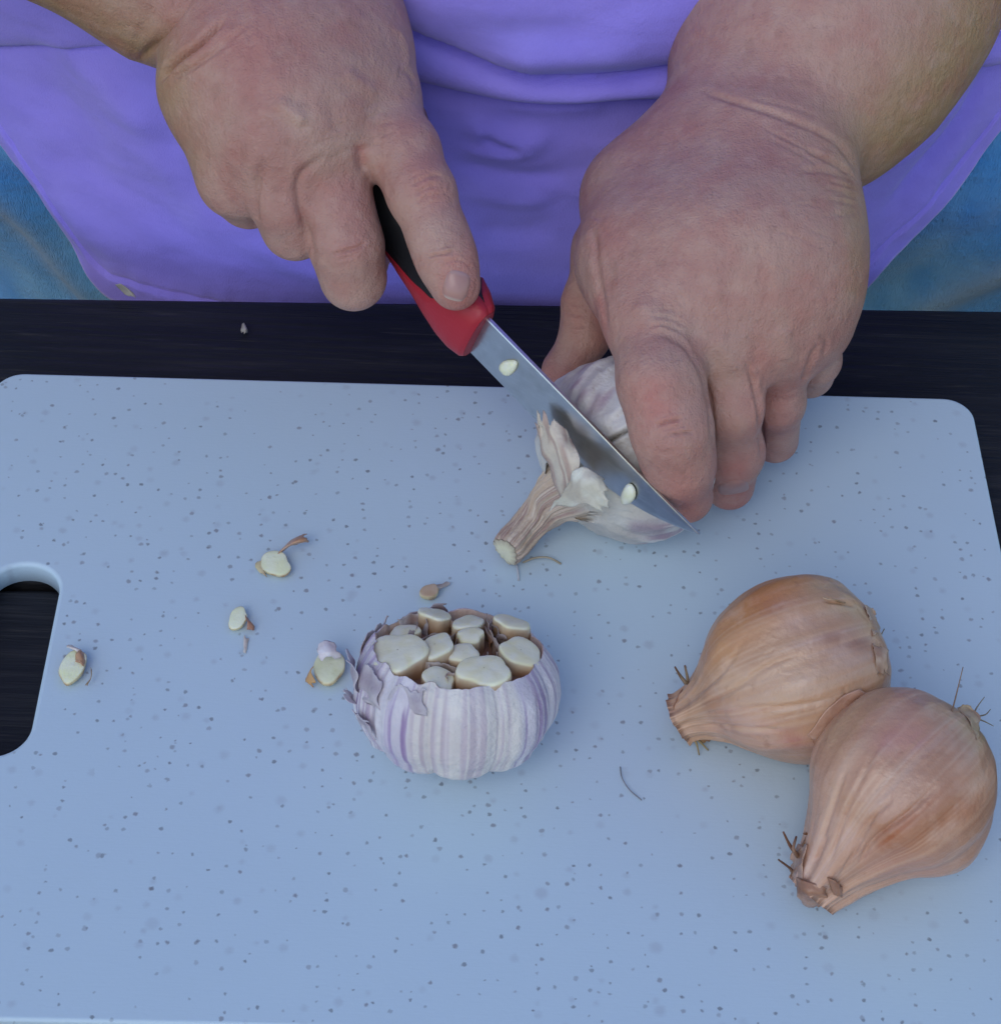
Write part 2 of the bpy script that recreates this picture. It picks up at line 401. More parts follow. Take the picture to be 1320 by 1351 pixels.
# ------------------------------------------------------------------ cutting board
def board():
    sc = CAM_H / 0.55
    bx1, y1, y0, W = 0.1905 * sc, 0.5605 * sc, 0.2887 * sc, 0.374 * sc      # right edge, far edge, near edge in the board's frame
    bx0 = bx1 - W
    cx, cy = (bx0 + bx1) / 2, (y0 + y1) / 2; hx, hy = W / 2, (y1 - y0) / 2
    yaw = BY
    ex = np.array([math.cos(yaw), math.sin(yaw)]); ey = np.array([-math.sin(yaw), math.cos(yaw)])
    C = ex * cx + ey * cy
    T = 0.0092
    def rr(hx, hy, r, n=14, c=(0, 0)):
        o = []
        for sx, sy, a0 in ((1, 1, 0), (-1, 1, 90), (-1, -1, 180), (1, -1, 270)):
            for k in range(n + 1):
                a = math.radians(a0 + 90 * k / n); o.append((c[0] + sx * (hx - r) + r * math.cos(a), c[1] + sy * (hy - r) + r * math.sin(a)))
        return np.array(o)
    # slot: right edge from the photograph, 25 mm wide
    s0 = at(72, 786, 0)[:2]; s1 = at(37, 968, 0)[:2]
    top = at(40, 748, 0)[:2]; botm = at(5, 997, 0)[:2]
    loc = lambda p: np.array([(p - C) @ ex, (p - C) @ ey])
    sxr = (loc(s0)[0] + loc(s1)[0]) / 2 + 0.0008; sy1 = loc(top)[1] + 0.001; sy0 = loc(botm)[1]
    sw = 0.0245; sc_ = (sxr - sw / 2, (sy0 + sy1) / 2); shy = (sy1 - sy0) / 2
    import bmesh
    bm = bmesh.new()
    def loops(fn, levels):
        L_ = []
        for ins, z in levels:
            L_.append([bm.verts.new((*(C + ex * p[0] + ey * p[1]), z)) for p in fn(ins)])
        for a, b in zip(L_[:-1], L_[1:]):
            n = len(a)
            for k in range(n): bm.faces.new((a[k], a[(k + 1) % n], b[(k + 1) % n], b[k]))
        return L_
    e = 0.0013
    lv = [(e, 0.0)] + [(e * (1 - math.sin(math.radians(a))), -e * (1 - math.cos(math.radians(a)))) for a in (22, 45, 67, 90)] + [(0, -T + .0006), (.0006, -T)]
    outer = loops(lambda i: rr(hx - i, hy - i, 0.0105 - i * .7), lv)
    e2 = 0.0016
    lv2 = [(-e2, 0.0)] + [(-e2 * (1 - math.sin(math.radians(a))), -e2 * (1 - math.cos(math.radians(a)))) for a in (22, 45, 67, 90)] + [(0.0, -T + .0006), (-.0006, -T)]
    inner = loops(lambda i: rr(sw / 2 - i, shy - i, 0.0118 - i, c=sc_), lv2)
    for q in (0, -1):
        es = []
        for lp in (outer[q], inner[q]):
            for k in range(len(lp)):
                a, b = lp[k], lp[(k + 1) % len(lp)]
                ed = bm.edges.get((a, b)) or bm.edges.new((a, b)); es.append(ed)
        bmesh.ops.triangle_fill(bm, use_beauty=True, use_dissolve=False, edges=es)
    bmesh.ops.recalc_face_normals(bm, faces=bm.faces)
    me = bpy.data.meshes.new('cutting_board'); bm.to_mesh(me); bm.free()
    me.materials.append(M_board)
    for p in me.polygons: p.use_smooth = abs(p.normal.z) < 0.99
    o = bpy.data.objects.new('cutting_board', me); S.collection.objects.link(o)
    tag(o, 'pale grey speckled plastic cutting board with an oblong grip slot at its side', 'cutting board')
board()

# ------------------------------------------------------------------ person: hands and arms (one skin mesh), T-shirt, jeans
ZR = .020                                                  # the knife hand is carried this much higher than first laid out
def JR(px, py, z, r): return J(px, py, z + ZR, r)
def right_hand(P):
    # metacarpals and back of the hand
    d = chain(P, [JR(340, 10, .104, 72), JR(302, 122, .098, 66), JR(312, 192, .088, 48)], .012)
    d = smin(d, chain(P, [JR(350, -20, .106, 80), JR(345, 100, .102, 78), JR(366, 196, .091, 52)], .012), .030)
    d = smin(d, chain(P, [JR(390, -20, .106, 84), JR(405, 90, .104, 80), JR(428, 176, .094, 48)], .012), .030)
    d = smin(d, chain(P, [JR(418, -20, .102, 80), JR(446, 60, .102, 70), JR(486, 132, .094, 54)], .012), .030)
    d = smin(d, cone(P, JR(384, 150, .104, 46), JR(330, 30, .110, 50)), .03)
    # thumb ball under the index side
    d = smin(d, chain(P, [JR(424, 10, .085, 76), JR(462, 90, .068, 58)], .012), .025)
    # forearm
    fa = chain(P, [JR(318, -10, .106, 104), JR(262, -52, .114, 138), JR(60, -170, .140, 165)], .02)
    d = smin(d, fa, .010)
    # fingers: separate chains, closed with hardly any blend between each other
    fi = chain(P, [JR(492, 140, .094, 56), JR(531, 200, .092, 46), JR(556, 255, .087, 41.5), JR(578, 312, .080, 36.5), JR(590, 345, .076, 35), JR(601, 377, .0715, 32.5)], .006)
    fm = chain(P, [JR(431, 190, .091, 48), JR(445, 275, .079, 44), JR(457, 325, .070, 45), JR(466, 366, .058, 38.5), JR(474, 345, .038, 32), JR(500, 320, .030, 28)], .006)
    fr = chain(P, [JR(372, 200, .087, 46), JR(377, 266, .081, 42), JR(389, 299, .070, 39), JR(420, 300, .040, 34), JR(470, 300, .034, 30)], .006)
    fp = chain(P, [JR(312, 198, .082, 48), JR(312, 238, .081, 45), JR(328, 258, .070, 38), JR(360, 262, .042, 32), JR(420, 262, .038, 27)], .006)
    ft = chain(P, [JR(462, 70, .075, 50), JR(520, 165, .058, 40), JR(548, 235, .052, 35), JR(566, 285, .050, 30)], .006)
    f = smin(fi, fm, .0022); f = smin(f, fr, .0025); f = smin(f, fp, .0025); f = smin(f, ft, .002)
    return smin(d, f, .007)

def left_hand(P):
    d = chain(P, [J(945, 155, .098, 56), J(850, 264, .085, 72), J(840, 345, .085, 68), J(858, 415, .083, 60)], .015)
    d = smin(d, chain(P, [J(975, 180, .102, 72), J(945, 330, .095, 74), J(948, 440, .079, 50)], .015), .03)
    d = smin(d, chain(P, [J(1012, 210, .102, 70), J(1022, 335, .094, 66), J(1026, 436, .074, 46)], .015), .03)
    d = smin(d, chain(P, [J(1052, 232, .098, 56), J(1060, 305, .090, 50), J(1058, 378, .082, 50), J(1070, 425, .067, 42)], .015), .03)
    fa = chain(P, [J(1012, 118, .102, 112), J(1040, 70, .106, 142), J(1085, -40, .125, 160), J(1110, -90, .132, 160)], .02)
    fb = chain(P, [J(1078, 122, .100, 112), J(1112, 78, .108, 124), J(1172, -10, .120, 128), J(1200, -60, .128, 126)], .02)
    d = smin(d, smin(fa, fb, .03), .009)
    fi = chain(P, [J(858, 420, .0835, 58), J(872, 505, .0785, 54), J(886, 568, .069, 50.5), J(895, 610, .057, 44), J(905, 655, .040, 35.5)], .006)
    fm = chain(P, [J(950, 446, .079, 49), J(962, 535, .061, 41), J(967, 597, .037, 37), J(962, 640, .016, 33)], .006)
    fr = chain(P, [J(1026, 440, .074, 43), J(1027, 530, .046, 31), J(1022, 580, .018, 31)], .006)
    fp = chain(P, [J(1070, 428, .066, 40), J(1074, 474, .048, 31), J(1067, 492, .036, 28), J(1046, 498, .014, 26)], .006)
    ft = chain(P, [J(840, 270, .078, 58), J(800, 330, .062, 42), J(773, 400, .048, 28.5), J(771, 445, .040, 29), J(744, 490, .029, 25), J(738, 502, .026, 22)], .006)
    f = smin(fi, fm, .0018); f = smin(f, fr, .0016); f = smin(f, fp, .0016); f = smin(f, ft, .002)
    return smin(d, f, .006)

def sculpt(V, F, strokes, scale=1.0):
    """press folds into (or raise ridges on) the camera-facing skin; strokes: (points in photo pixels, half width px, depth mm)"""
    N = vnormals(V, F); Q = proj(V)
    view = CO - V; view /= np.linalg.norm(view, axis=1, keepdims=True)
    face = sstep(0.0, 0.35, (N * view).sum(1)); off = np.zeros(len(V))
    for pts, wd, dp in strokes:
        pl = spline(pts, 5); x0, y0 = pl.min(0) - 4 * wd; x1, y1 = pl.max(0) + 4 * wd
        m = np.where((Q[:, 0] > x0) & (Q[:, 0] < x1) & (Q[:, 1] > y0) & (Q[:, 1] < y1) & (face > 0))[0]
        if not len(m): continue
        d, t = seg_dist(Q[m], pl)
        end = sstep(0, .22, t) * sstep(0, .22, 1 - t)
        off[m] += -dp * .00125 * end * (np.exp(-(d / wd) ** 2) - 0.28 * np.exp(-(d / (2.4 * wd)) ** 2)) * face[m]
    return V + N * off[:, None] * scale, N, Q, face

R_STROKES = [
    ([(250, 0), (225, 30), (196, 66), (176, 86)], 2.4, .9), ([(296, 26), (262, 58), (232, 82), (206, 112)], 2.4, 1.0), ([(340, 40), (290, 66), (240, 98)], 2.2, .3), ([(559, 340), (575, 336), (590, 333), (603, 326)], 1.6, .45), ([(436, 336), (455, 331), (471, 327), (485, 318)], 1.7, .5), ([(440, 345), (456, 341), (470, 337)], 1.5, .25), ([(578, 362), (584, 350), (600, 343), (616, 348), (624, 360)], 2, .45), ([(626, 366), (628, 380), (622, 394)], 2, .3), ([(346, 222), (341, 242), (337, 268), (337, 300)], 2.4, .6), ([(430, 210), (414, 216), (396, 232), (393, 256), (402, 296), (413, 345)], 2.4, .6),
    # wrist folds
    ([(268, -30), (240, 10), (205, 55), (178, 84)], 6, 2.2), ([(300, 20), (262, 58), (228, 84), (208, 112)], 5, 2.4), ([(330, 30), (270, 78), (222, 108)], 4, .8),
    # finger roots
    ([(350, 205), (344, 225), (338, 250), (336, 275), (338, 310)], 7, 1.1), ([(440, 204), (416, 214), (396, 232), (392, 256), (400, 290), (410, 330), (416, 370)], 7, 1.2), ([(478, 190), (475, 204), (480, 228)], 7, 1.2),
    ([(478, 186), (455, 200), (430, 212)], 5, .35), ([(508, 186), (490, 192), (476, 199)], 5, .5), ([(520, 172), (500, 180), (484, 188)], 3, .35),
    # index knuckle folds
    ([(540, 247), (556, 236), (574, 231), (586, 234)], 3, .8), ([(545, 258), (562, 247), (580, 243)], 3, .6), ([(536, 240), (552, 229), (570, 226)], 2.5, .4), ([(548, 268), (566, 258), (584, 256)], 2.5, .45), ([(552, 277), (568, 268), (582, 266)], 2, .25),
    ([(559, 340), (574, 336), (590, 334), (602, 327)], 2.6, .6), ([(562, 347), (578, 343), (594, 342)], 2.2, .4), ([(566, 330), (582, 327), (597, 320)], 2.2, .35),
    # middle finger fold
    ([(436, 336), (455, 331), (470, 327), (484, 318)], 2.8, .7), ([(440, 343), (460, 338), (478, 331)], 2.2, .4),
    # knuckle wrinkles and tendons
    ([(470, 150), (490, 138), (508, 130)], 2.5, .3), ([(478, 160), (498, 150), (516, 146)], 2.5, .35), ([(488, 170), (506, 162), (524, 160)], 2.5, .3),
    ([(420, 180), (440, 172), (462, 158)], 3, .3), ([(408, 196), (428, 186), (452, 178)], 3, .35),
    ([(360, 130), (385, 148), (405, 165)], 10, -1.3), ([(450, 90), (478, 112), (500, 128)], 9, -.7), ([(340, 40), (360, 90), (380, 140)], 9, -.4),
    ([(432, 120), (440, 150), (448, 178)], 12, .6), ([(352, 150), (350, 180), (352, 205)], 12, .5),
    ([(520, 30), (536, 62), (537, 92)], 5, -.6), ([(528, 92), (540, 98), (548, 112)], 4, .5)]
L_STROKES = [
    ([(1000, 165), (1050, 190), (1100, 214), (1132, 238)], 2.2, .55), ([(1090, 238), (1112, 244), (1132, 250)], 2, .6), ([(1096, 256), (1116, 258), (1132, 264)], 2, .5), ([(1040, 268), (1080, 272), (1125, 290)], 2.2, .25), ([(1000, 300), (1050, 312), (1100, 336)], 2.2, .2), ([(960, 320), (1010, 340), (1070, 370)], 2.2, .16), ([(850, 440), (874, 438), (902, 452), (922, 482)], 2, .35), ([(862, 561), (880, 556), (903, 550)], 1.6, .6), ([(880, 575), (898, 571), (917, 570)], 1.6, .6),
    # wrist folds
    ([(905, 112), (950, 128), (1020, 150), (1092, 180), (1118, 205), (1136, 240), (1142, 250)], 4.2, 1.15), ([(1060, 196), (1095, 212), (1128, 234)], 4, 1.3), ([(1050, 226), (1090, 226), (1134, 240)], 4, .8),
    ([(1085, 247), (1110, 252), (1134, 262)], 3, .6), ([(1090, 262), (1112, 266), (1134, 270)], 3, .55), ([(1080, 285), (1108, 283), (1134, 280)], 3, .35), ([(1060, 300), (1095, 312), (1125, 330)], 3, .3),
    ([(980, 128), (1040, 140), (1090, 158)], 3, .4), ([(1010, 180), (1060, 205), (1085, 222)], 3, .35),
    # finger roots
    ([(846, 444), (870, 441), (898, 453), (920, 480), (936, 530), (941, 600)], 4.5, 1.0), ([(850, 432), (880, 430), (905, 442)], 3, .5), ([(856, 418), (884, 420), (908, 432)], 3, .4), ([(862, 408), (886, 408), (910, 420)], 2.5, .25),
    ([(980, 470), (992, 500), (1002, 545), (1005, 610)], 4, 1.3), ([(1080, 452), (1070, 474), (1056, 510)], 4, 1.3), ([(1078, 440), (1090, 452), (1085, 470)], 4, .6),
    # thumb side crease
    ([(770, 292), (782, 304), (788, 360), (796, 405), (802, 450)], 5, .9), ([(742, 408), (758, 414), (772, 414)], 3, .6), ([(744, 424), (760, 430), (776, 428)], 3, .4), ([(748, 398), (762, 402), (776, 400)], 3, .35),
    # index folds
    ([(862, 562), (880, 557), (902, 551)], 2.5, .8), ([(880, 575), (898, 571), (916, 570)], 2.5, .7), ([(872, 568), (890, 564), (908, 560)], 2, .35), ([(868, 600), (892, 594), (914, 594)], 3, .25),
    # knuckle rises and tendons
    ([(835, 395), (860, 420), (880, 440)], 16, -1.0), ([(940, 440), (960, 470), (968, 500)], 14, -.8), ([(1030, 430), (1036, 455), (1036, 480)], 12, -.8),
    ([(910, 430), (916, 455), (926, 480)], 10, .7), ([(996, 440), (998, 470), (996, 492)], 10, .6),
    ([(930, 300), (945, 380), (955, 440)], 12, -.35), ([(1010, 300), (1025, 380), (1032, 430)], 12, -.35),
    ([(780, 283), (792, 288), (802, 280)], 4, .3)]

def skin_colour(V, Q, red, pale, olive=()):
    c = mix((0.445, 0.262, 0.208), (0.410, 0.212, 0.174), sstep(-.25, .35, fbm(V, 38, 3)))
    c = mix((0, 0, 0), (1, 1, 1), np.zeros(len(V))) + c
    c = c * (1 + 0.05 * fbm(V, 120, 9)[:, None])
    for pts, wd, st in red:
        d, t = seg_dist(Q, np.asarray(pts, float), wd); c = c + (np.array((0.47, 0.15, 0.125)) - c) * (st * np.exp(-(d / wd) ** 2))[:, None]
    for pts, wd, st in pale:
        d, t = seg_dist(Q, np.asarray(pts, float), wd); c = c + (np.array((0.54, 0.39, 0.30)) - c) * (st * np.exp(-(d / wd) ** 2))[:, None]
    for pts, wd, st in olive:  # yellowish edge fringe painted into the skin colour along the outer arms, not pigment
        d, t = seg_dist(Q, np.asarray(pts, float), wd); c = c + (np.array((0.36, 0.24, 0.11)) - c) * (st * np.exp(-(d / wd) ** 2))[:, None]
    # small freckles and age spots
    fr = noise(V, 210, 21); m = sstep(.62, .80, fr) * sstep(.0, .4, noise(V, 30, 5) + .3)
    return c + (np.array((0.22, 0.10, 0.075)) - c) * (0.17 * m)[:, None]

VOX = 0.00072
rb = [at(-40, -170, .14), at(631, 412, .03)]
Vr, Fr = isosurface(right_hand, (-.215, .47, .010), (.020, .80, .225), VOX)
Vl, Fl = isosurface(left_hand, (-.015, .425, .0005), (.185, .76, .200), VOX)
Vr, Nr, Qr, _ = sculpt(Vr, Fr, R_STROKES)
Vl, Nl, Ql, _ = sculpt(Vl, Fl, L_STROKES)
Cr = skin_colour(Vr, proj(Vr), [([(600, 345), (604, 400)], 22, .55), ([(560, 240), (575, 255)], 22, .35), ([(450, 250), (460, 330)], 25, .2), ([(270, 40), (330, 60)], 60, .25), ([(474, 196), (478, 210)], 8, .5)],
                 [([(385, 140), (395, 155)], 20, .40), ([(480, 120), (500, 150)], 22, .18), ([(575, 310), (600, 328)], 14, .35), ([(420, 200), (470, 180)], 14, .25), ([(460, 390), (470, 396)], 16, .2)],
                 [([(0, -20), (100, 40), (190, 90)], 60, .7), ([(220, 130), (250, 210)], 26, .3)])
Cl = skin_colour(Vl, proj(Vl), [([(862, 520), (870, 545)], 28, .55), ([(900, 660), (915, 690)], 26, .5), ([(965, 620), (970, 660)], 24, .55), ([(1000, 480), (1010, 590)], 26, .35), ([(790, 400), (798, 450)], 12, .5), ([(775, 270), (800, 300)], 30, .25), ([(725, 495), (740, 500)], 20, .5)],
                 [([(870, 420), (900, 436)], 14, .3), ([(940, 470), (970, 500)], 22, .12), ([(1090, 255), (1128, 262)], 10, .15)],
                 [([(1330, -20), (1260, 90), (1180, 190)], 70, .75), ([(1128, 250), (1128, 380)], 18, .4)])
# the rest of the figure: upper arms, shoulders and trunk, in the same mesh
eR = at(60, -170, .16) + np.array([-.19, .03, .045]); eL = at(1150, -75, .126) + np.array([.19, .08, .085])
def trunk(P):
    d = chain(P, [JR(70, -165, .140, 160), (eR, .054), (np.array((-.285, .92, .46)), .060)], .02)
    d = smin(d, chain(P, [J(1140, -85, .130, 165), (eL, .058), (np.array((.285, .92, .46)), .060)], .02), .02)
    d = smin(d, chain(P, [(np.array((-.17, .93, .45)), .075), (np.array((.17, .93, .45)), .075)], .02), .06)
    q = (P - np.array((0, .86, .10))) / np.array((.26, .165, .42)); k = np.linalg.norm(q, axis=1)
    e = (k - 1) * .17
    return smin(d, e.astype(P.dtype), .06)
Vt, Ft = isosurface(trunk, (-.50, .55, -.40), (.50, 1.12, .62), .008)
Ct = np.tile(np.array((0.37, 0.19, 0.15)), (len(Vt), 1))
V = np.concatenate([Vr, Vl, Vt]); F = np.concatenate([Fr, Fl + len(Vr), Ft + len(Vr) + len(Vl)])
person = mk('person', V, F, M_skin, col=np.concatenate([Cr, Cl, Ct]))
tag(person, 'person in purple T-shirt and blue jeans cutting garlic with both hands', 'person')

# fingernails, laid on the skin
from mathutils.bvhtree import BVHTree
def patch_on_skin(name, outline_c, ax, ay, n=26, lift=.00035, crown=.0005, col=None, tipw=None, root=None, square=3.2, pink=0.0):
    bv = BVHTree.FromPolygons([tuple(v) for v in HV], [tuple(f) for f in HF])
    c = np.asarray(outline_c, float); ax = np.asarray(ax, float); ay = np.asarray(ay, float)
    us = np.linspace(-1, 1, n); V = []; C = []
    for v in us:
        for u in us:
            # square -> rounded outline
            k = max(abs(u), abs(v)); nn = (abs(u) ** square + abs(v) ** square) ** (1 / square) if k > 0 else 1
            s = k / nn if k > 0 else 0
            p = c + ax * u * s + ay * v * s
            o_, d_ = ray(*p); hit = bv.ray_cast(Vector(o_), Vector(d_))
            if hit[0] is None: hit = bv.find_nearest(Vector(o_ + d_ * 0.66))
            q = np.array(hit[0]) + np.array(hit[1]) * (lift * (1 - k ** 8) + crown * (1 - k * k) - .0004 * k ** 8)
            V.append(q)
            vv = v * s
            base = np.array((0.44, 0.26, 0.23))
            if vv > .70: base = base + (np.array((0.62, 0.54, 0.44)) - base) * min(1, (vv - .70) / .09)
            if vv < -.62: base = base + (np.array((0.50, 0.33, 0.30)) - base) * min(1, (-.62 - vv) / .1)
            C.append(base + (np.array((0.36, 0.165, 0.135)) - base) * pink)
    V = np.array(V); 
    for _ in range(3):
        G = V.reshape(n, n, 3); H = G.copy(); H[1:-1, 1:-1] = (G[:-2, 1:-1] + G[2:, 1:-1] + G[1:-1, :-2] + G[1:-1, 2:] + 2 * G[1:-1, 1:-1]) / 6; V = H.reshape(-1, 3)
    return mk(name, V, gridF(n, n), M_nail, person, col=np.array(C))
HV, HF = Vr[:], Fr
patch_on_skin('fingernail', (602, 377), (18, 5), (-6, 21), pink=.35)
HV, HF = Vl[:], Fl
patch_on_skin('fingernail', (967, 643), (22, -4), (3, 9), pink=.75)

# ---- T-shirt: a body tube whose hem is cut to the curve in the photograph
TC = np.array((0.0, .842)); TA, TB = .315, .236
def torso_y(x, z):
    return TC[1] - TB * np.sqrt(np.clip(1 - (x / TA) ** 2, 0, 1))
def hit_torso(px, py):
    o, d = ray(px, py); a = (d[0] / TA) ** 2 + (d[1] / TB) ** 2
    ox, oy = o[0] - TC[0], o[1] - TC[1]
    b = 2 * (ox * d[0] / TA ** 2 + oy * d[1] / TB ** 2); c = (ox / TA) ** 2 + (oy / TB) ** 2 - 1
    t = (-b - math.sqrt(max(b * b - 4 * a * c, 0))) / (2 * a); return o + t * d
hem = [hit_torso(*p) for p in ((0, 185), (20, 213), (55, 263), (98, 328), (140, 390))] + [np.array((-.09, 0, -.055)), np.array((0, 0, -.075)), np.array((.10, 0, -.06))] + \
      [hit_torso(*p) for p in ((1128, 392), (1160, 356), (1210, 310), (1262, 254), (1300, 200), (1322, 163))]
hx_ = np.array([-.40, -.26] + [p[0] for p in hem] + [.26, .40]); hz_ = np.array([hem[0][2] + .05, hem[0][2] + .035] + [p[2] for p in hem] + [hem[-1][2] + .045, hem[-1][2] + .06])
phis = np.concatenate([np.linspace(-180, -62, 50)[:-1], np.linspace(-62, 62, 620), np.linspace(62, 180, 50)[1:]])
ss = np.concatenate([np.linspace(0, .62, 330) ** 1.0, np.linspace(.62, 1, 60)[1:]])
ph = np.radians(phis); X = TC[0] + TA * np.sin(ph); Y = TC[1] - TB * np.cos(ph)
xs = np.where(np.abs(phis) > 90, np.sign(phis) * .40, X)
zh = np.interp(xs, hx_, hz_)
zh = np.convolve(np.pad(zh, 6, mode='edge'), np.ones(13) / 13, 'valid')
ZT = .50
Zg = zh[None, :] + ss[:, None] * (ZT - zh[None, :]) * np.ones((1, 1))
V = np.stack([np.broadcast_to(X, Zg.shape), np.broadcast_to(Y, Zg.shape), Zg], -1).reshape(-1, 3)
Nn = np.stack([np.broadcast_to(np.sin(ph) / TA, Zg.shape), np.broadcast_to(-np.cos(ph) / TB, Zg.shape), 0 * Zg], -1).reshape(-1, 3)
Nn /= np.linalg.norm(Nn, axis=1, keepdims=True)
Sg = np.broadcast_to((Zg - zh[None, :]), Zg.shape).reshape(-1)          # height above the hem
Q = proj(V); px, py = Q[:, 0], Q[:, 1]; front = (V[:, 1] < TC[1]).astype(float)
lA = np.interp(px, [380, 470, 500, 545, 600, 650, 700, 760, 830, 900, 980, 1100], [-120, -40, -8, 32, 58, 78, 91, 95, 92, 82, 66, 30])
lA0 = np.interp(px, [380, 470, 500, 545, 600, 650, 700, 760], [-150, -75, -12, 18, 42, 60, 76, 95])
lB = np.interp(px, [380, 470, 545, 600, 660, 720, 800, 900, 1000, 1100], [60, 80, 98, 110, 119, 124, 123, 121, 110, 80])
k7 = np.ones(9) / 9
off = np.zeros(len(V))
tA = lA - py                                              # px above line A
off += front * .013 * (1 - np.exp(-np.clip(tA, 0, None) / 26)) * sstep(-1, 4, tA)
t0 = (lA0 - py); off += front * .0035 * sstep(-3, 3, t0) * sstep(760, 640, px)
rt = (py - lA) / np.maximum(lB - lA, 4)                   # the roll of cloth between the two lines
off += front * np.where((rt > 0) & (rt < 1), .0085 * np.sqrt(np.clip(1 - (2 * np.clip(rt, 0, 1) - 1) ** 2, 0, 1)), 0)
off -= front * .0030 * np.exp(-np.clip(py - lB, 0, None) / 16) * (py > lB)
# broad soft swells and drag lines of jersey
off += front * 0.0030 * fbm(np.stack([V[:, 0] * .8, V[:, 2] * 1.3], 1), 16, 4, 3)
off += front * .0005 * fbm(np.stack([V[:, 0] + V[:, 2] * .4, V[:, 2] * 2.2], 1), 45, 8, 3)
folds = [([(600, 150), (650, 175), (700, 182), (740, 172)], 14, -2.0), ([(585, 210), (640, 222), (700, 230), (760, 226)], 10, 1.6), ([(600, 190), (660, 200), (720, 196)], 9, -1.4), ([(610, 245), (680, 262), (740, 258)], 12, -1.3), ([(630, 170), (665, 190), (690, 190)], 8, 1.6),
         ([(620, 300), (680, 305), (740, 298)], 14, 1.2), ([(640, 130), (720, 140), (820, 138)], 10, -1.2),
         ([(20, 40), (90, 150), (180, 240), (300, 300)], 22, 2.4), ([(60, 20), (130, 110), (230, 200)], 20, -2.6), ([(0, 150), (60, 230), (130, 310), (220, 360)], 22, -2.4), ([(10, 200), (70, 290), (130, 360)], 9, 1.8),
         ([(30, 100), (110, 210), (220, 300), (330, 350)], 16, 1.8), ([(200, 130), (240, 230), (330, 310)], 18, 1.6), ([(300, 310), (380, 350), (470, 385)], 14, -1.2),
         ([(1320, 60), (1250, 180), (1150, 300)], 9, 2.4), ([(1320, 20), (1240, 150), (1140, 260)], 16, -1.8), ([(1300, 140), (1220, 260), (1140, 345)], 10, -1.2),
         ([(560, 30), (680, 20), (800, 26)], 30, 1.8), ([(640, 50), (760, 50), (860, 40)], 26, -2.2)]
for pts, wd, dp in folds:
    d, t = seg_dist(Q, spline(pts, 4), wd); off += front * -dp * .001 * 1.35 * sstep(0, .3, t) * sstep(0, .3, 1 - t) * np.exp(-(d / wd) ** 2)
# stitched hem: a slightly thicker band, puckered along the seam
hemd = np.clip(Sg, 0, None)
off += .0012 * sstep(.0, .0012, hemd) * sstep(.0155, .0135, hemd) - .0011 * np.exp(-((hemd - .0150) / .0012) ** 2)
puck = noise(np.stack([V[:, 0] * 1.0, V[:, 1], hemd * .22], 1), 170, 31)
off += .0009 * puck * np.exp(-((hemd - .013) / .009) ** 2)
V = V + Nn * off[:, None]
nu, nv = len(phis), len(ss)
cs = mix((0.295, 0.245, 0.86), (0.335, 0.265, 0.82), sstep(-.3, .4, fbm(V, 9, 2, 3)))
cs = mix(cs, (0.38, 0.32, 0.84), .25 * sstep(.1, .5, fbm(V, 30, 12)))
cs = mix(cs, (0.58, 0.54, 0.88), .75 * sstep(.0032, .0008, hemd))
sh = mk('t_shirt', V, gridF(nu, nv), M_shirt, person, col=cs)
so_ = sh.modifiers.new('thickness', 'SOLIDIFY'); so_.thickness = .0016; so_.offset = -1

# ---- jeans
def jeans_f(P):
    d = chain(P, [(np.array((-.17, .835, .02)), .155), (np.array((-.12, .83, -.40)), .10)], .02)
    d = smin(d, chain(P, [(np.array((.17, .835, .02)), .155), (np.array((.12, .83, -.40)), .10)], .02), .03)
    e = chain(P, [(np.array((-.21, .83, .03)), .150), (np.array((.21, .83, .03)), .150)], .02)
    return smin(d, e, .04)
Vj, Fj = isosurface(jeans_f, (-.39, .62, -.53), (.39, 1.05, .24), .006)
Nj = vnormals(Vj, Fj); Qj = proj(Vj)
offj = .005 * fbm(Vj, 14, 6, 4)
for pts, wd, dp in [([(-20, 250), (40, 300), (120, 390)], 14, -3), ([(0, 290), (60, 350), (90, 392)], 12, 2.5), ([(1330, 350), (1270, 380), (1210, 410)], 14, -3), ([(1330, 280), (1250, 330), (1170, 390)], 14, 2)]:
    d, t = seg_dist(Qj, spline(pts, 6), wd); offj += -dp * .001 * np.exp(-(d / wd) ** 2) * (Nj[:, 1] < 0)
Vj = Vj + Nj * offj[:, None]
wf = fbm(Vj * np.array((1, 1, .35)), 60, 40, 4)
cj = mix((0.08, 0.33, 0.76), (0.19, 0.46, 0.82), sstep(-.4, .5, wf))
for pts, wd in [([(0, 275), (60, 335), (110, 392)], 16), ([(1322, 352), (1262, 382), (1215, 408)], 16)]:   # worn pale crease lines
    d, t = seg_dist(Qj, spline(pts, 6), wd); cj = mix(cj, (0.36, 0.44, 0.50), .5 * np.exp(-(d / wd) ** 2))
mk('jeans', Vj, Fj, M_denim, person, col=cj)

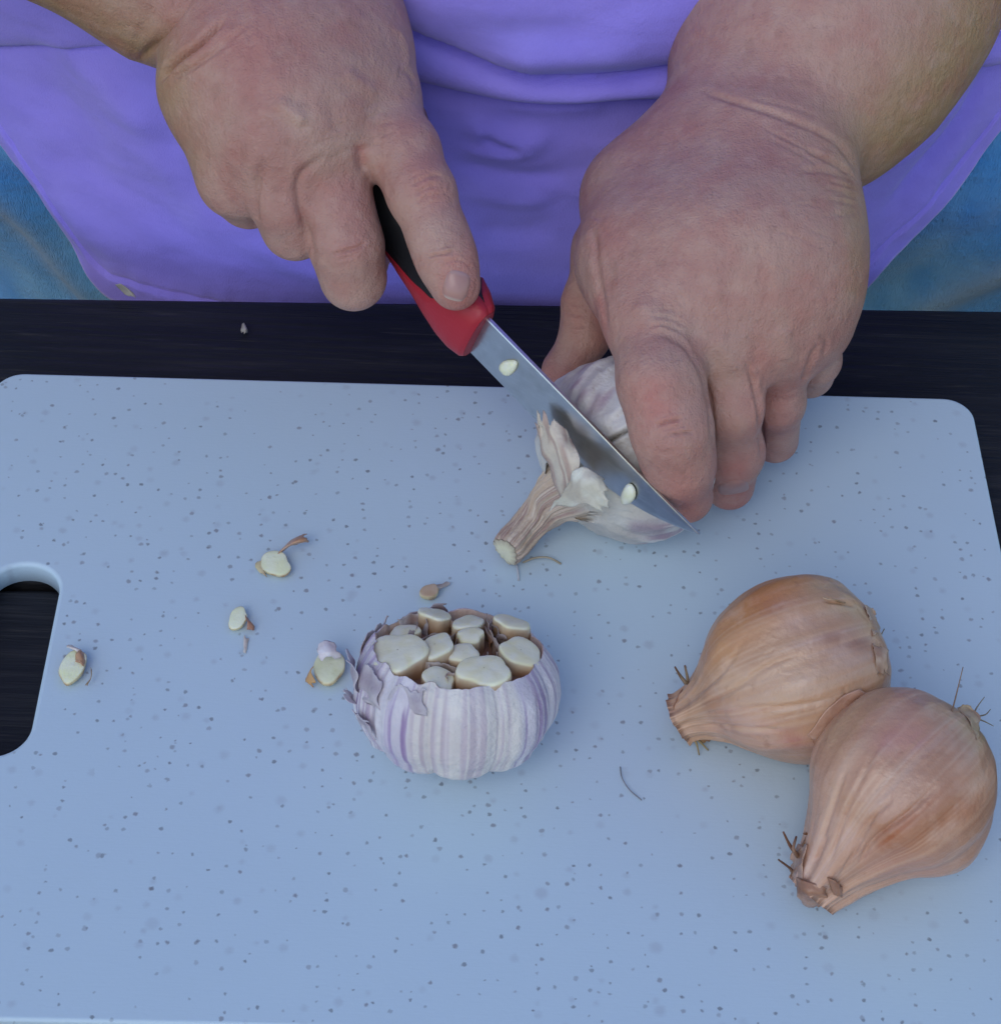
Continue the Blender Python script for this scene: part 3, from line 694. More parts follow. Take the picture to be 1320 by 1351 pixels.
# ------------------------------------------------------------------ kitchen knife
Hs = at(634, 409, .0800)                                  # heel, at the spine
Ts = at(923, 704, .0480)                                  # tip
kdir = Ts - Hs; KL = np.linalg.norm(kdir); kdir /= KL
kside = np.cross(kdir, (0, 0, 1)); kside /= np.linalg.norm(kside)          # points to the camera's left... or right
if kside @ np.array((-1, -1, 0)) < 0: kside = -kside
KT = math.radians(6)                                     # the flat is turned slightly up, towards the camera
kup = np.cross(kside, kdir); kup = kup if kup[2] > 0 else -kup
kup, kside = kup * math.cos(KT) - kside * math.sin(KT), kside * math.cos(KT) + kup * math.sin(KT)
def K(s, u, n): return Hs + kdir * s + kup * u + kside * n     # along, up, across
knife = empty('kitchen_knife', Hs - kup * .02)
tag(knife, 'small kitchen knife with black and red handle held in the hand', 'knife')
BH = .0190
def blade():
    n = 70; V = []; 
    for k in range(n):
        t = k / (n - 1); s = -.012 + t * (KL + .012)
        tip = max(0, (s - KL * .48) / (KL * .52))
        hgt = BH * (1 - tip ** 2.1 * 0.97); drop = 0.0022 * tip ** 2 * (1 - tip)
        th = .0009 * (1 - .55 * max(t, 0))
        g = .34
        for (u, nn) in ((0, th * .75), (0 - .0004, th), (-hgt * g, th * .96), (-hgt * .82, th * .55), (-hgt, .00006), (-hgt, -.00006), (-hgt * .82, -th * .55), (-hgt * g, -th * .96), (-.0004, -th), (0, -th * .75)):
            V.append(K(s, u - drop, nn))
    F = [tuple(f) for f in gridF(10, n, True)] + [tuple(range(10))[::-1], tuple(range((n - 1) * 10, n * 10))]
    o = part('blade', V, F, M_steel, knife, smooth=False)
blade()
# handle: ergonomic, rising from the blade; centre line and half sizes per station (s along, u up, half height, half width)
hd = at(478, 215, .0900) - (Hs - kup * .008); 
hs_, hu_, hn_ = hd @ kdir, hd @ kup, hd @ kside
def hline(t):                                            # t = 0 at the blade, 1 under the palm
    e = t ** 1.0
    return (hs_ * t * 1.0, -.0085 + (hu_) * t + .0 , hn_ * t)
ST = [(-.05, .0112, .0044), (-.035, .0124, .0058), (.04, .0136, .0078), (.12, .0132, .0092), (.22, .0118, .0100), (.34, .0106, .0100), (.48, .0104, .0100), (.65, .0112, .0102), (.85, .0120, .0106), (1.05, .0118, .0108), (1.25, .0116, .0106), (1.42, .0118, .0100), (1.47, .0085, .0075)]
def handle_ring(t, hh, hw, n=28, sup=2.6):
    s, u, nn = hline(t); o = []
    for k in range(n):
        a = 2 * math.pi * k / n; c, sn = math.cos(a), math.sin(a)
        x = hw * np.sign(c) * abs(c) ** (2 / sup); y = hh * np.sign(sn) * abs(sn) ** (2 / sup)
        o.append(K(s, u + y, nn + x))
    return o
def lerp_st(t):
    ts = [a[0] for a in ST]; return np.interp(t, ts, [a[1] for a in ST]), np.interp(t, ts, [a[2] for a in ST])
tt = np.concatenate([np.linspace(-.05, .1, 14), np.linspace(.1, 1.47, 60)[1:]])
def handle():
    n = 28; core = []; 
    for t in tt:
        hh, hw = lerp_st(t); core += handle_ring(t, hh * .965 if t < .6 else hh, hw * .965 if t < .6 else hw)
    m = len(tt)
    F = [tuple(f) for f in gridF(n, m, True)] + [tuple(range(n))[::-1], tuple(range((m - 1) * n, m * n))]
    part('handle', core, F, M_black, knife)
    # red shell wrapped over the front, its upper edge sweeping down along each flank to a point
    tr = np.linspace(-.052, .62, 70)
    for side in (1, -1):
        V = []; q = 22
        for t in tr:
            hh, hw = lerp_st(max(t, -.05)); s, u, nn = hline(t)
            x_ = np.clip(t / .62, 0, 1)
            topa = math.radians(90 - 70 * sstep(.05, .36, np.array([x_]))[0] - 40 * x_)       # upper boundary angle on the flank
            bota = math.radians(-90 + 70 * sstep(.18, .98, np.array([x_]))[0])
            if t > .60: bota = topa - .02
            for k in range(q):
                a = bota + (topa - bota) * k / (q - 1); c, sn = math.cos(a), math.sin(a)
                g = 1.0 + (.012 if 0 < k < q - 1 else -.03)
                x = hw * g * np.sign(c) * abs(c) ** (2 / 2.6); y = hh * g * np.sign(sn) * abs(sn) ** (2 / 2.6)
                V.append(K(s, u + y, nn + side * x))
        Fs = gridF(q, len(tr)); 
        if side < 0: Fs = Fs[:, ::-1]
        part('red_grip', V, Fs, M_red, knife)
    fr = handle_ring(-.0525, lerp_st(-.05)[0] * 1.0, lerp_st(-.05)[1] * 1.0); part('bolster', fr + [np.mean(fr, 0)], [(k, (k + 1) % 28, 28) for k in range(28)], M_red, knife)
handle()

# ------------------------------------------------------------------ papery scraps: a curled sheet given by rows of points
def sheet(rows, n=14, jag=0.0, seed=0, wob=.0004, taper=0.0):
    """rows: list of polylines (lists of 3-D points) from root to torn edge; resampled to an n x m grid"""
    R = [spline(r, 6) for r in rows]
    R = [np.array([np.interp(np.linspace(0, len(r) - 1, n), np.arange(len(r)), r[:, k]) for k in range(3)]).T for r in R]
    m = max(10, len(R) * 5); R = np.array(R)
    G = np.array([spline(R[:, j], 6)[np.linspace(0, (len(R) - 1) * 6, m).astype(int)] for j in range(n)])   # n x m x 3
    V = G.transpose(1, 0, 2).copy()
    rg = np.random.RandomState(seed)
    if jag:
        cut = 1 - jag * np.abs(noise(np.linspace(0, 5, n), 1.7, seed)) - jag * .5 * rg.rand(n)
        base = V[0].copy(); tot = V - base
        for j in range(n):
            q = np.linspace(0, cut[j] * (m - 1), m); V[:, j] = np.array([np.interp(q, np.arange(m), V[:, j, k]) for k in range(3)]).T
    if taper:                                             # torn sides: the sheet narrows unevenly towards its loose edge
        u = np.linspace(-1, 1, n); tt_ = np.linspace(0, 1, m)
        for i in range(m):
            l_ = 1 - taper * tt_[i] * (1 + .8 * noise(np.array([tt_[i] * 4.0]), 1, seed + 40)[0]); r_ = 1 - taper * tt_[i] * (1 + .8 * noise(np.array([tt_[i] * 4.0 + 9]), 1, seed + 41)[0])
            q = np.clip(np.where(u < 0, u * l_, u * r_), -1, 1); q = (q + 1) / 2 * (n - 1)
            V[i] = np.array([np.interp(q, np.arange(n), V[i, :, k]) for k in range(3)]).T
    V = V.reshape(-1, 3); V += wob * np.stack([noise(V, 260, seed + 1), noise(V, 260, seed + 2), noise(V, 260, seed + 3)], 1)
    t = np.repeat(np.linspace(0, 1, m), n)
    return V, gridF(n, m), t
def paper_col(V, c0, c1, seed=0, sc=200):
    return mix(c0, c1, sstep(-.35, .45, fbm(V, sc, seed)))
def thick(o, t=.00025):
    md = o.modifiers.new('thickness', 'SOLIDIFY'); md.thickness = t; md.offset = 0
    return o

# ------------------------------------------------------------------ the garlic bulb under the knife, lying on its side
GC = at(831, 590, .0318)
g_ax = [GC, at(792, 619, .0315), at(750, 643, .0245), at(708, 680, .0135), at(668, 727, .0080)]
adir = g_ax[1] - GC; adir /= np.linalg.norm(adir)
garlic_h = empty('garlic_bulb', at(824, 640, 0))
tag(garlic_h, 'whole garlic bulb with dry stem, held by fingers under the knife blade', 'garlic')
def held_bulb():
    prof = [(-.0205, .0015), (-.0200, .0060), (-.0205, .0100), (-.0195, .0165), (-.0150, .0240), (-.0090, .0292), (-.001, .0316), (.006, .0316), (.0130, .0295), (.0195, .0252), (.0245, .0185), (.0280, .0125)]
    pr = spline(prof, 7); nth = 220
    R = frame_from(adir, (0, 0, 1)); th = np.linspace(0, 2 * np.pi, nth, endpoint=False)
    V = []; A = []; Z = []
    for (z, r) in pr:
        k = np.clip(r / .0326, 0, 1); lob = .075 * np.abs(np.cos(th * 4.5 + .4 + .25 * np.sin(th * 2))) ** .7 - .03 + .012 * np.cos(th * 27 + 2 * np.sin(th * 3))* k
        rr = r * (1 + lob * sstep(.001, .014, np.array([r]))[0] * (.4 if z > .018 else 1))
        V.append(GC + R[:, 2] * z + np.outer(rr * np.cos(th), R[:, 0]) + np.outer(rr * np.sin(th), R[:, 1])); A.append(th); Z.append(np.full(nth, z))
    # neck and stem follow the bent axis
    cl = spline(g_ax, 12); L = np.concatenate([[0], np.cumsum(np.linalg.norm(np.diff(cl, axis=0), axis=1))])
    for s in np.linspace(.0295, L[-1], 60):
        c = np.array([np.interp(s, L, cl[:, k]) for k in range(3)]); c2 = np.array([np.interp(min(s + .002, L[-1]), L, cl[:, k]) for k in range(3)]); c1 = np.array([np.interp(s - .002, L, cl[:, k]) for k in range(3)])
        Q = frame_from(c2 - c1, (0, 0, 1)); t = (s - .0295) / (L[-1] - .0295)
        r = np.interp(t, [0, .10, .22, .4, .7, .95, 1], [.0110, .0096, .0078, .0063, .0055, .0056, .0050])
        rr = r * (1 + .10 * np.cos(th * 3 + 1 + t * 2) + .05 * np.cos(th * 11 + 3 * t) + .03 * np.cos(th * 29))
        w_ = sstep(0, .25, np.array([t]))[0]; fr_ = R * (1 - w_) + Q * w_
        V.append(c + np.outer(rr * np.cos(th), fr_[:, 0]) + np.outer(rr * np.sin(th), fr_[:, 1])); A.append(th); Z.append(np.full(nth, .03 + t * .05))
    axd = cl[-1] - cl[-3]; axd /= np.linalg.norm(axd); upv = np.array((0, 0, 1.)) - axd * axd[2]
    for i in range(-9, 0): V[i] = V[i] - np.outer(((V[i] - V[i].mean(0)) @ upv) * .30 * (i + 10) / 9, axd)      # the stem was cut at a slant
    nv = len(V); V = np.concatenate(V); A = np.concatenate(A); Z = np.concatenate(Z); F = gridF(nth, nv, True)
    N = vnormals(V, F); V = V + N * (.0010 * fbm(V, 130, 5, 4))[:, None]
    V, N, Q, face = sculpt(V, F, [([(792, 590), (806, 580), (838, 562)], 3.2, 2.6), ([(740, 520), (765, 480), (800, 462)], 3, .8), ([(770, 560), (785, 520), (800, 470)], 3, .6), ([(750, 540), (770, 500), (800, 470)], 3, .5), ([(800, 560), (830, 540), (850, 530)], 4, .9), ([(805, 680), (820, 700), (870, 712)], 3, .5), ([(770, 650), (795, 680), (800, 705)], 4, .8)])
    fib = noise(np.stack([np.cos(A) * 9, np.sin(A) * 9, Z * 40], 1), 1.3, 7); fib2 = noise(np.stack([np.cos(A) * 22, np.sin(A) * 22, Z * 60], 1), 1.3, 8)
    c = mix((0.64, 0.59, 0.54), (0.82, 0.79, 0.75), sstep(-.4, .5, fbm(V, 90, 3)))
    stripe = sstep(.10, .55, fib + .5 * fib2) * sstep(-.3, .2, noise(V, 60, 14) + .1)
    c = mix(c, (0.36, 0.23, 0.30), .80 * stripe * sstep(.02, .012, Z))
    c = mix(c, (0.62, 0.58, 0.46), .55 * sstep(.010, .026, Z))
    st = sstep(.028, .036, Z)
    c = mix(c, mix((0.50, 0.36, 0.25), (0.33, 0.19, 0.15), sstep(-.1, .5, fib)), .85 * st)
    c = mix(c, (0.66, 0.56, 0.44), .8 * st * sstep(.15, .6, fib2))
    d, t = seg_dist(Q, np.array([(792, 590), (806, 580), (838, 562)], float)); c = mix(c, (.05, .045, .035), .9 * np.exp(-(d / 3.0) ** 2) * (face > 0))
    for pts, wd, col_, a in [([(780, 470), (752, 520), (735, 545)], 8, (0.42, .33, .36), .35), ([(808, 478), (838, 540)], 20, (0.80, .80, .78), .75), ([(775, 545), (789, 522)], 6, (.36, .24, .28), .55), ([(757, 540), (765, 522)], 4, (.36, .24, .28), .5),
                             ([(838, 696), (870, 698)], 10, (0.34, .22, .28), .7), ([(775, 690), (800, 706), (840, 716)], 9, (0.44, .38, .34), .5), ([(800, 668), (785, 655)], 10, (.46, .38, .30), .5), ([(790, 650), (760, 635)], 16, (0.72, .70, .58), .5)]:
        d, t = seg_dist(Q, np.asarray(pts, float), wd); c = mix(c, col_, a * np.exp(-(d / wd) ** 2) * (face > 0))
    part('bulb', V, F, M_paper, garlic_h, col=c)
    # cut end of the stem
    e = V[-nth:]; cc = e.mean(0); ring2 = cc + (e - cc) * .55; 
    W = np.concatenate([e + axd * .0002, ring2 + axd * .0010, [cc + axd * .0009]]); Ff = [tuple(f) for f in gridF(nth, 2, True)] + [(nth + k, nth + (k + 1) % nth, 2 * nth) for k in range(nth)]
    cw = np.concatenate([np.tile((.50, .42, .30), (nth, 1)), np.tile((.76, .72, .50), (nth, 1)), [(.78, .74, .54)]])
    part('stem_end', W, Ff, M_clove, garlic_h, col=cw)
held_bulb()
def on_blade(px, py, c):                                   # point of the photo ray that lies c metres in front of the blade's flat
    o, d = ray(px, py); return o + d * ((c - (o - Hs) @ kside) / (d @ kside))
# torn neck skin standing up against the blade
rows = [[on_blade(742, 660, .0070), on_blade(752, 640, .0085), on_blade(763, 622, .0080)], [on_blade(724, 618, .0065), on_blade(742, 606, .0085), on_blade(764, 604, .0060)],
        [on_blade(710, 580, .0050), on_blade(732, 576, .0065), on_blade(757, 586, .0030)], [on_blade(704, 530, .0030), on_blade(722, 541, .0035), on_blade(752, 570, .0014)]]
V, F, t = sheet(rows, 26, .16, 5, .0006)
fb_ = noise(np.stack([np.tile(np.linspace(0, 1, 26), len(V) // 26), t * .18], 1), 13, 4)
c = mix(mix((0.66, 0.56, 0.44), (0.46, 0.33, 0.27), sstep(-.2, .5, fb_)), (0.60, 0.45, 0.22), .5 * sstep(.2, .6, fbm(V, 110, 6)))
thick(part('torn_skin', V, F, M_paper, garlic_h, col=c), .0002)
rows = [[on_blade(726, 672, .0110), on_blade(742, 650, .0110), on_blade(750, 632, .0095)], [on_blade(748, 668, .0115), on_blade(762, 642, .0110), on_blade(766, 618, .0080)],
        [on_blade(775, 664, .0105), on_blade(782, 640, .0090), on_blade(784, 622, .0060)], [on_blade(806, 682, .0085), on_blade(806, 656, .0070), on_blade(800, 634, .0035)]]
V, F, t = sheet(rows, 22, .12, 9, .0007)
c = mix(paper_col(V, (0.58, 0.53, 0.41), (0.74, 0.71, 0.60), 4, 160), (.45, .36, .28), .5 * sstep(.15, .5, noise(V, 260, 9)))
thick(part('torn_skin', V, F, M_paper, garlic_h, col=c), .0002)

# ------------------------------------------------------------------ the cut garlic bulb
CB = at(602, 912, .0222); TILT = math.radians(22)
RB = np.array([[1, 0, 0], [0, math.cos(TILT), math.sin(TILT)], [0, -math.sin(TILT), math.cos(TILT)]])   # the top leans away
def LB(p): return CB + np.asarray(p, float) @ RB.T
garlic_c = empty('garlic_bulb', at(602, 940, 0))
tag(garlic_c, 'garlic bulb with its top cut off, cream cloves showing, on the board', 'garlic')
CUT = .0168
def cut_bulb():
    prof = [(-.0180, .0010), (-.0178, .0060), (-.0186, .0110), (-.0176, .0185), (-.0136, .0260), (-.0072, .0303), (-.0005, .0317), (.006, .0312), (.0100, .0300), (.0138, .0281), (CUT - .0006, .0264), (CUT, .0259)]
    pr = spline(prof, 9); nth = 300; th = np.linspace(0, 2 * np.pi, nth, endpoint=False)
    bnd = np.cumsum([0, .78, .62, .70, .66, .75, .60, .72, .70, .75]); bnd = bnd / bnd[-1] * 2 * np.pi
    ph = np.mod(th + .35, 2 * np.pi); seg = np.searchsorted(bnd, ph, side='right') - 1; seg = np.clip(seg, 0, 8)
    u = (ph - bnd[seg]) / (bnd[seg + 1] - bnd[seg]); lobe = np.sin(np.pi * u) ** .55
    V = []; A = []; Z = []
    jw = .35 + .65 * sstep(-.2, .6, -np.cos(th - .15)); rim_jag = jw * .0011 * noise(np.stack([np.cos(th) * 6, np.sin(th) * 6], 1), 1.2, 3) + jw * .0004 * noise(np.stack([np.cos(th) * 20, np.sin(th) * 20], 1), 1.2, 4)
    for i, (z, r) in enumerate(pr):
        k = sstep(.004, .024, np.array([r]))[0]
        rr = r * (1 + k * (.060 * lobe - .042) + k * (.0045 if z < .010 else .0015) * np.cos(th * 41 + 2 * np.sin(3 * th)))
        f = sstep(.004, CUT, np.array([z]))[0]
        zz = z + f * (rim_jag - .0022 * sstep(.1, .9, np.sin(th)) - .0010 * sstep(.3, 1, np.cos(th))) + (-.0016 * k * lobe if z < -.012 else 0)
        V.append(np.stack([rr * np.cos(th), rr * np.sin(th), zz + 0 * th], 1)); A.append(th); Z.append(np.full(nth, z))
    # fold over the rim and go down inside
    for (z, s) in ((CUT - .0002, .988), (CUT - .003, .972), (CUT - .0036, .965), (CUT - .0048, .86), (CUT - .0052, .4), (CUT - .0050, .02)):
        q = V[len(pr) - 1].copy(); q[:, :2] *= s; q[:, 2] = q[:, 2] - CUT + z if s > .9 else z
        V.append(q); A.append(th); Z.append(np.full(nth, .03 + (1 - s)))
    nv = len(V); V = np.concatenate(V); A = np.concatenate(A); Z = np.concatenate(Z); F = gridF(nth, nv, True)
    N = vnormals(V, F); V = V + N * (.00045 * fbm(V, 150, 5, 3) * (Z < .025))[:, None]
    X = np.stack([np.cos(A), np.sin(A), Z * 9], 1)
    f1 = noise(X * np.array((12, 12, 1)), 1.4, 71); f2 = noise(X * np.array((24, 24, 2)), 1.4, 72); f3 = noise(X * np.array((50, 50, 5)), 1.3, 73)
    c = mix((0.56, 0.51, 0.57), (0.70, 0.66, 0.68), sstep(-.4, .4, fbm(V, 70, 3)))
    st = sstep(.02, .42, f1 * .6 + f2 * .9 + .45 * f3)
    c = mix(c, (0.27, 0.165, 0.33), .88 * st * sstep(-.019, -.008, Z) * (1 - .40 * sstep(.006, .015, Z)))
    c = mix(c, (0.46, 0.37, 0.54), .5 * sstep(.0, .5, f2))
    c = mix(c, (0.74, 0.68, 0.52), .40 * sstep(.15, .6, noise(X * np.array((3, 3, .6)), 1.2, 75)))
    c = mix(c, (0.52, 0.36, 0.26), .85 * ((Z > .025) & (Z < .075)))
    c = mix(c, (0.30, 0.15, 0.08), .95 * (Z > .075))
    part('skin', LB(V), F, M_paper, garlic_c, col=c)
    # root plate
    rv, rf = tube([(0, 0, -.0160), (0.0003, .0, -.0186), (0, 0, -.0190)], [.0058, .0052, .003], 18)
    part('root_plate', LB(rv), rf, M_paper, garlic_c, col=paper_col(rv, (.40, .32, .22), (.55, .45, .32)))
cut_bulb()
def clove(name, root, place, c, rx, ry, rot, z0, z1, tiltx, tilty, seed, chamf=.0011, brown=.6, lean=(0, 0)):
    """a clove seen from its cut: an oval column with papery flanks and a slightly sunken pale face"""
    n = 36; th = np.linspace(0, 2 * np.pi, n, endpoint=False); rg = np.random.RandomState(seed)
    w1 = 1 + .08 * np.cos(2 * th + rg.rand() * 6) + .07 * np.cos(3 * th + rg.rand() * 6) + .045 * np.cos(5 * th + rg.rand() * 6)
    ex, ey = np.cos(th) * w1 * rx, np.sin(th) * w1 * ry
    ca, sa = math.cos(rot), math.sin(rot); ex, ey = ex * ca - ey * sa, ex * sa + ey * ca
    V = []; C = []
    lev = [(0, .96, 0), (.40, 1.0, 0), (.72, 1.0, 0), (.86, .98, .15), (.93, .955, .6), (.975, .92, 1), (.99, .87, 1), (1.0, .55, 1), (1.0, .3, 1), (1.0, .02, 1)]
    for (t, s, fc) in lev:
        z = z0 + (z1 - z0) * t; zt = (ex * s * tiltx + ey * s * tilty) * (1 if t > .5 else 0)
        q = np.stack([c[0] + ex * s + lean[0] * (t - 1), c[1] + ey * s + lean[1] * (t - 1), z + zt + (.0003 * (1 - s * s) + .00012 * noise(np.stack([ex, ey], 1) * s, 260, seed) if fc == 1 else 0)], 1); V.append(q)
        nn = noise(np.stack([ex * s + c[0], ey * s + c[1], 0 * ex + z], 1), 420, seed + 9)
        flank = mix((0.66, 0.54, 0.36), (0.40, 0.21, 0.11), np.clip(brown * (1 - t) * 2.2 + .35 * nn + .1, 0, 1))
        facec = mix((0.86, 0.81, 0.52), (0.89, 0.86, 0.64), sstep(-.4, .4, nn)) * (1 if s > .4 else .97)
        C.append(mix(flank, facec, np.full(n, min(1, fc + (.55 if t > .9 else 0)))))
    V = np.concatenate(V); F = gridF(n, len(lev), True)
    return part(name, place(V), F, M_clove, root, col=np.concatenate(C))
FL = CUT - .0050
for k, (c, rx, ry, rot, h, tx, ty) in enumerate([
        ((-.0178, -.0066), .0076, .0096, .3, .0008, .26, .10), ((-.0078, .0178), .0045, .0058, .2, .0006, -.12, -.25), ((.0026, .0136), .0046, .0050, 0, .0004, .08, -.15),
        ((.0036, .0040), .0040, .0036, 0, .0016, .12, .1), ((-.0068, -.0042), .0048, .0066, -.2, .0020, .22, .05), ((.0018, -.0060), .0040, .0048, .4, .0010, .15, .1),
        ((.0082, -.0160), .0076, .0062, .05, .0014, .06, .16), ((.0190, -.0030), .0064, .0060, .3, .0004, -.26, .1), ((.0160, .0140), .0052, .0054, -.3, .0010, -.2, -.2), ((-.0050, -.0186), .0046, .0052, .3, -.0018, -.1, .2), ((-.0165, .0092), .0040, .0048, .5, -.0016, .2, -.1)]):
    clove('clove', garlic_c, LB, (c[0] * 1.02, c[1] * 1.02), rx * 1.12, ry * 1.12, rot, FL - .002, CUT + h * .8 + .0002, tx, ty, 11 + k)
# papery partitions between the cloves
def wall(pts, h0, h1, seed, col0=(.58, .47, .38), col1=(.36, .20, .12), lean=(0, 0)):
    rg = np.random.RandomState(seed); pl = spline([np.array(p) * .96 for p in pts], 8)
    rows = []
    for t in (0, .35, .7, 1):
        z = FL + (CUT + h1 - .0012 - FL) * t
        rows.append([np.array((p[0] + lean[0] * t + .0005 * rg.randn(), p[1] + lean[1] * t + .0005 * rg.randn(), z + h0 * t * rg.rand())) for p in pl[::3]])
    V, F, t = sheet(rows, 20, .20, seed, .0005)
    thick(part('membrane', LB(V), F, M_flake, garlic_c, col=mix(paper_col(V, col0, col1, seed, 330), (.74, .68, .64), .5 * sstep(.6, 1, t))), .0002)
wall([(-.013, .002), (-.008, .008), (-.002, .008), (-.001, .016)], .001, .0005, 1)
wall([(.008, .020), (.010, .010), (.012, .002), (.017, -.008)], .001, .002, 2, (.50, .38, .30))
wall([(-.004, .020), (.000, .010), (-.001, .0), (-.002, -.010)], .001, .000, 3, (.45, .28, .17))
wall([(-.012, -.012), (-.004, -.012), (.0, -.014), (.002, -.020)], .001, .001, 4)
wall([(.009, -.004), (.012, -.010), (.017, -.012)], .001, .0015, 5)
wall([(.006, .016), (.009, .012), (.011, .004)], .001, .001, 6, (.42, .22, .13))
wall([(-.013, .012), (-.016, .004), (-.012, .000)], .001, .0022, 7, (.60, .50, .46), (.46, .30, .24))
wall([(-.020, .014), (-.014, .018), (-.010, .012)], .001, .0020, 8, (.66, .60, .58), (.44, .30, .26))
wall([(-.016, -.014), (-.011, -.010), (-.012, -.002), (-.013, .004)], .001, .0012, 10, (.62, .52, .44), (.44, .28, .18))
wall([(.002, -.011), (.0, -.016), (-.004, -.022)], .001, .0010, 12, (.62, .54, .48), (.44, .28, .2))
wall([(-.010, -.013), (-.004, -.016), (-.002, -.021)], .001, .0005, 13, (.60, .50, .44), (.40, .24, .16))
wall([(.016, -.012), (.012, -.009), (.013, -.002)], .001, .0012, 14, (.70, .62, .58), (.4, .22, .14))
wall([(.011, .019), (.011, .013), (.016, .008)], .001, .001, 9, (.66, .56, .52), (.20, .10, .08))
# loose outer skin: ragged flaps round the rim, peeling on the left
def flap(a0, a1, zb, out_, up_, seed, c0=(.70, .65, .68), c1=(.54, .46, .52)):
    rows = []
    for t in (0, .4, .75, 1):
        an = np.linspace(a0, a1, 7); r = .0300 + out_ * t * t; z = zb + up_ * t
        r = r - (.0044 * sstep(.005, .017, np.array([zb + up_ * t]))[0]) + (.0010 if t == 0 else .0018)
        rows.append([np.array((r * math.cos(a), r * math.sin(a), z + .0010 * math.sin(5 * a + seed))) for a in an])
    V, F, t = sheet(rows, 22, .26, seed, .0009, .32)
    thick(part('skin_flap', LB(V), F, M_flake, garlic_c, col=mix(paper_col(V, c0, c1, seed, 150), (.80, .78, .80), .5 * sstep(.6, 1, t))))
rd = math.radians
flap(rd(172), rd(204), .003, .0060, .0110, 21); flap(rd(198), rd(226), .004, .0016, .0112, 22); flap(rd(226), rd(256), .008, .0006, .0082, 23); flap(rd(140), rd(176), .007, .0006, .0105, 24, (.66, .58, .56), (.50, .36, .32))
flap(rd(95), rd(140), .010, .0002, .0062, 25, (.52, .42, .40), (.40, .28, .26)); flap(rd(203), rd(222), -.006, .0030, .0070, 27); flap(rd(186), rd(202), -.004, .0046, .0075, 29, (.80, .77, .78), (.62, .52, .58))

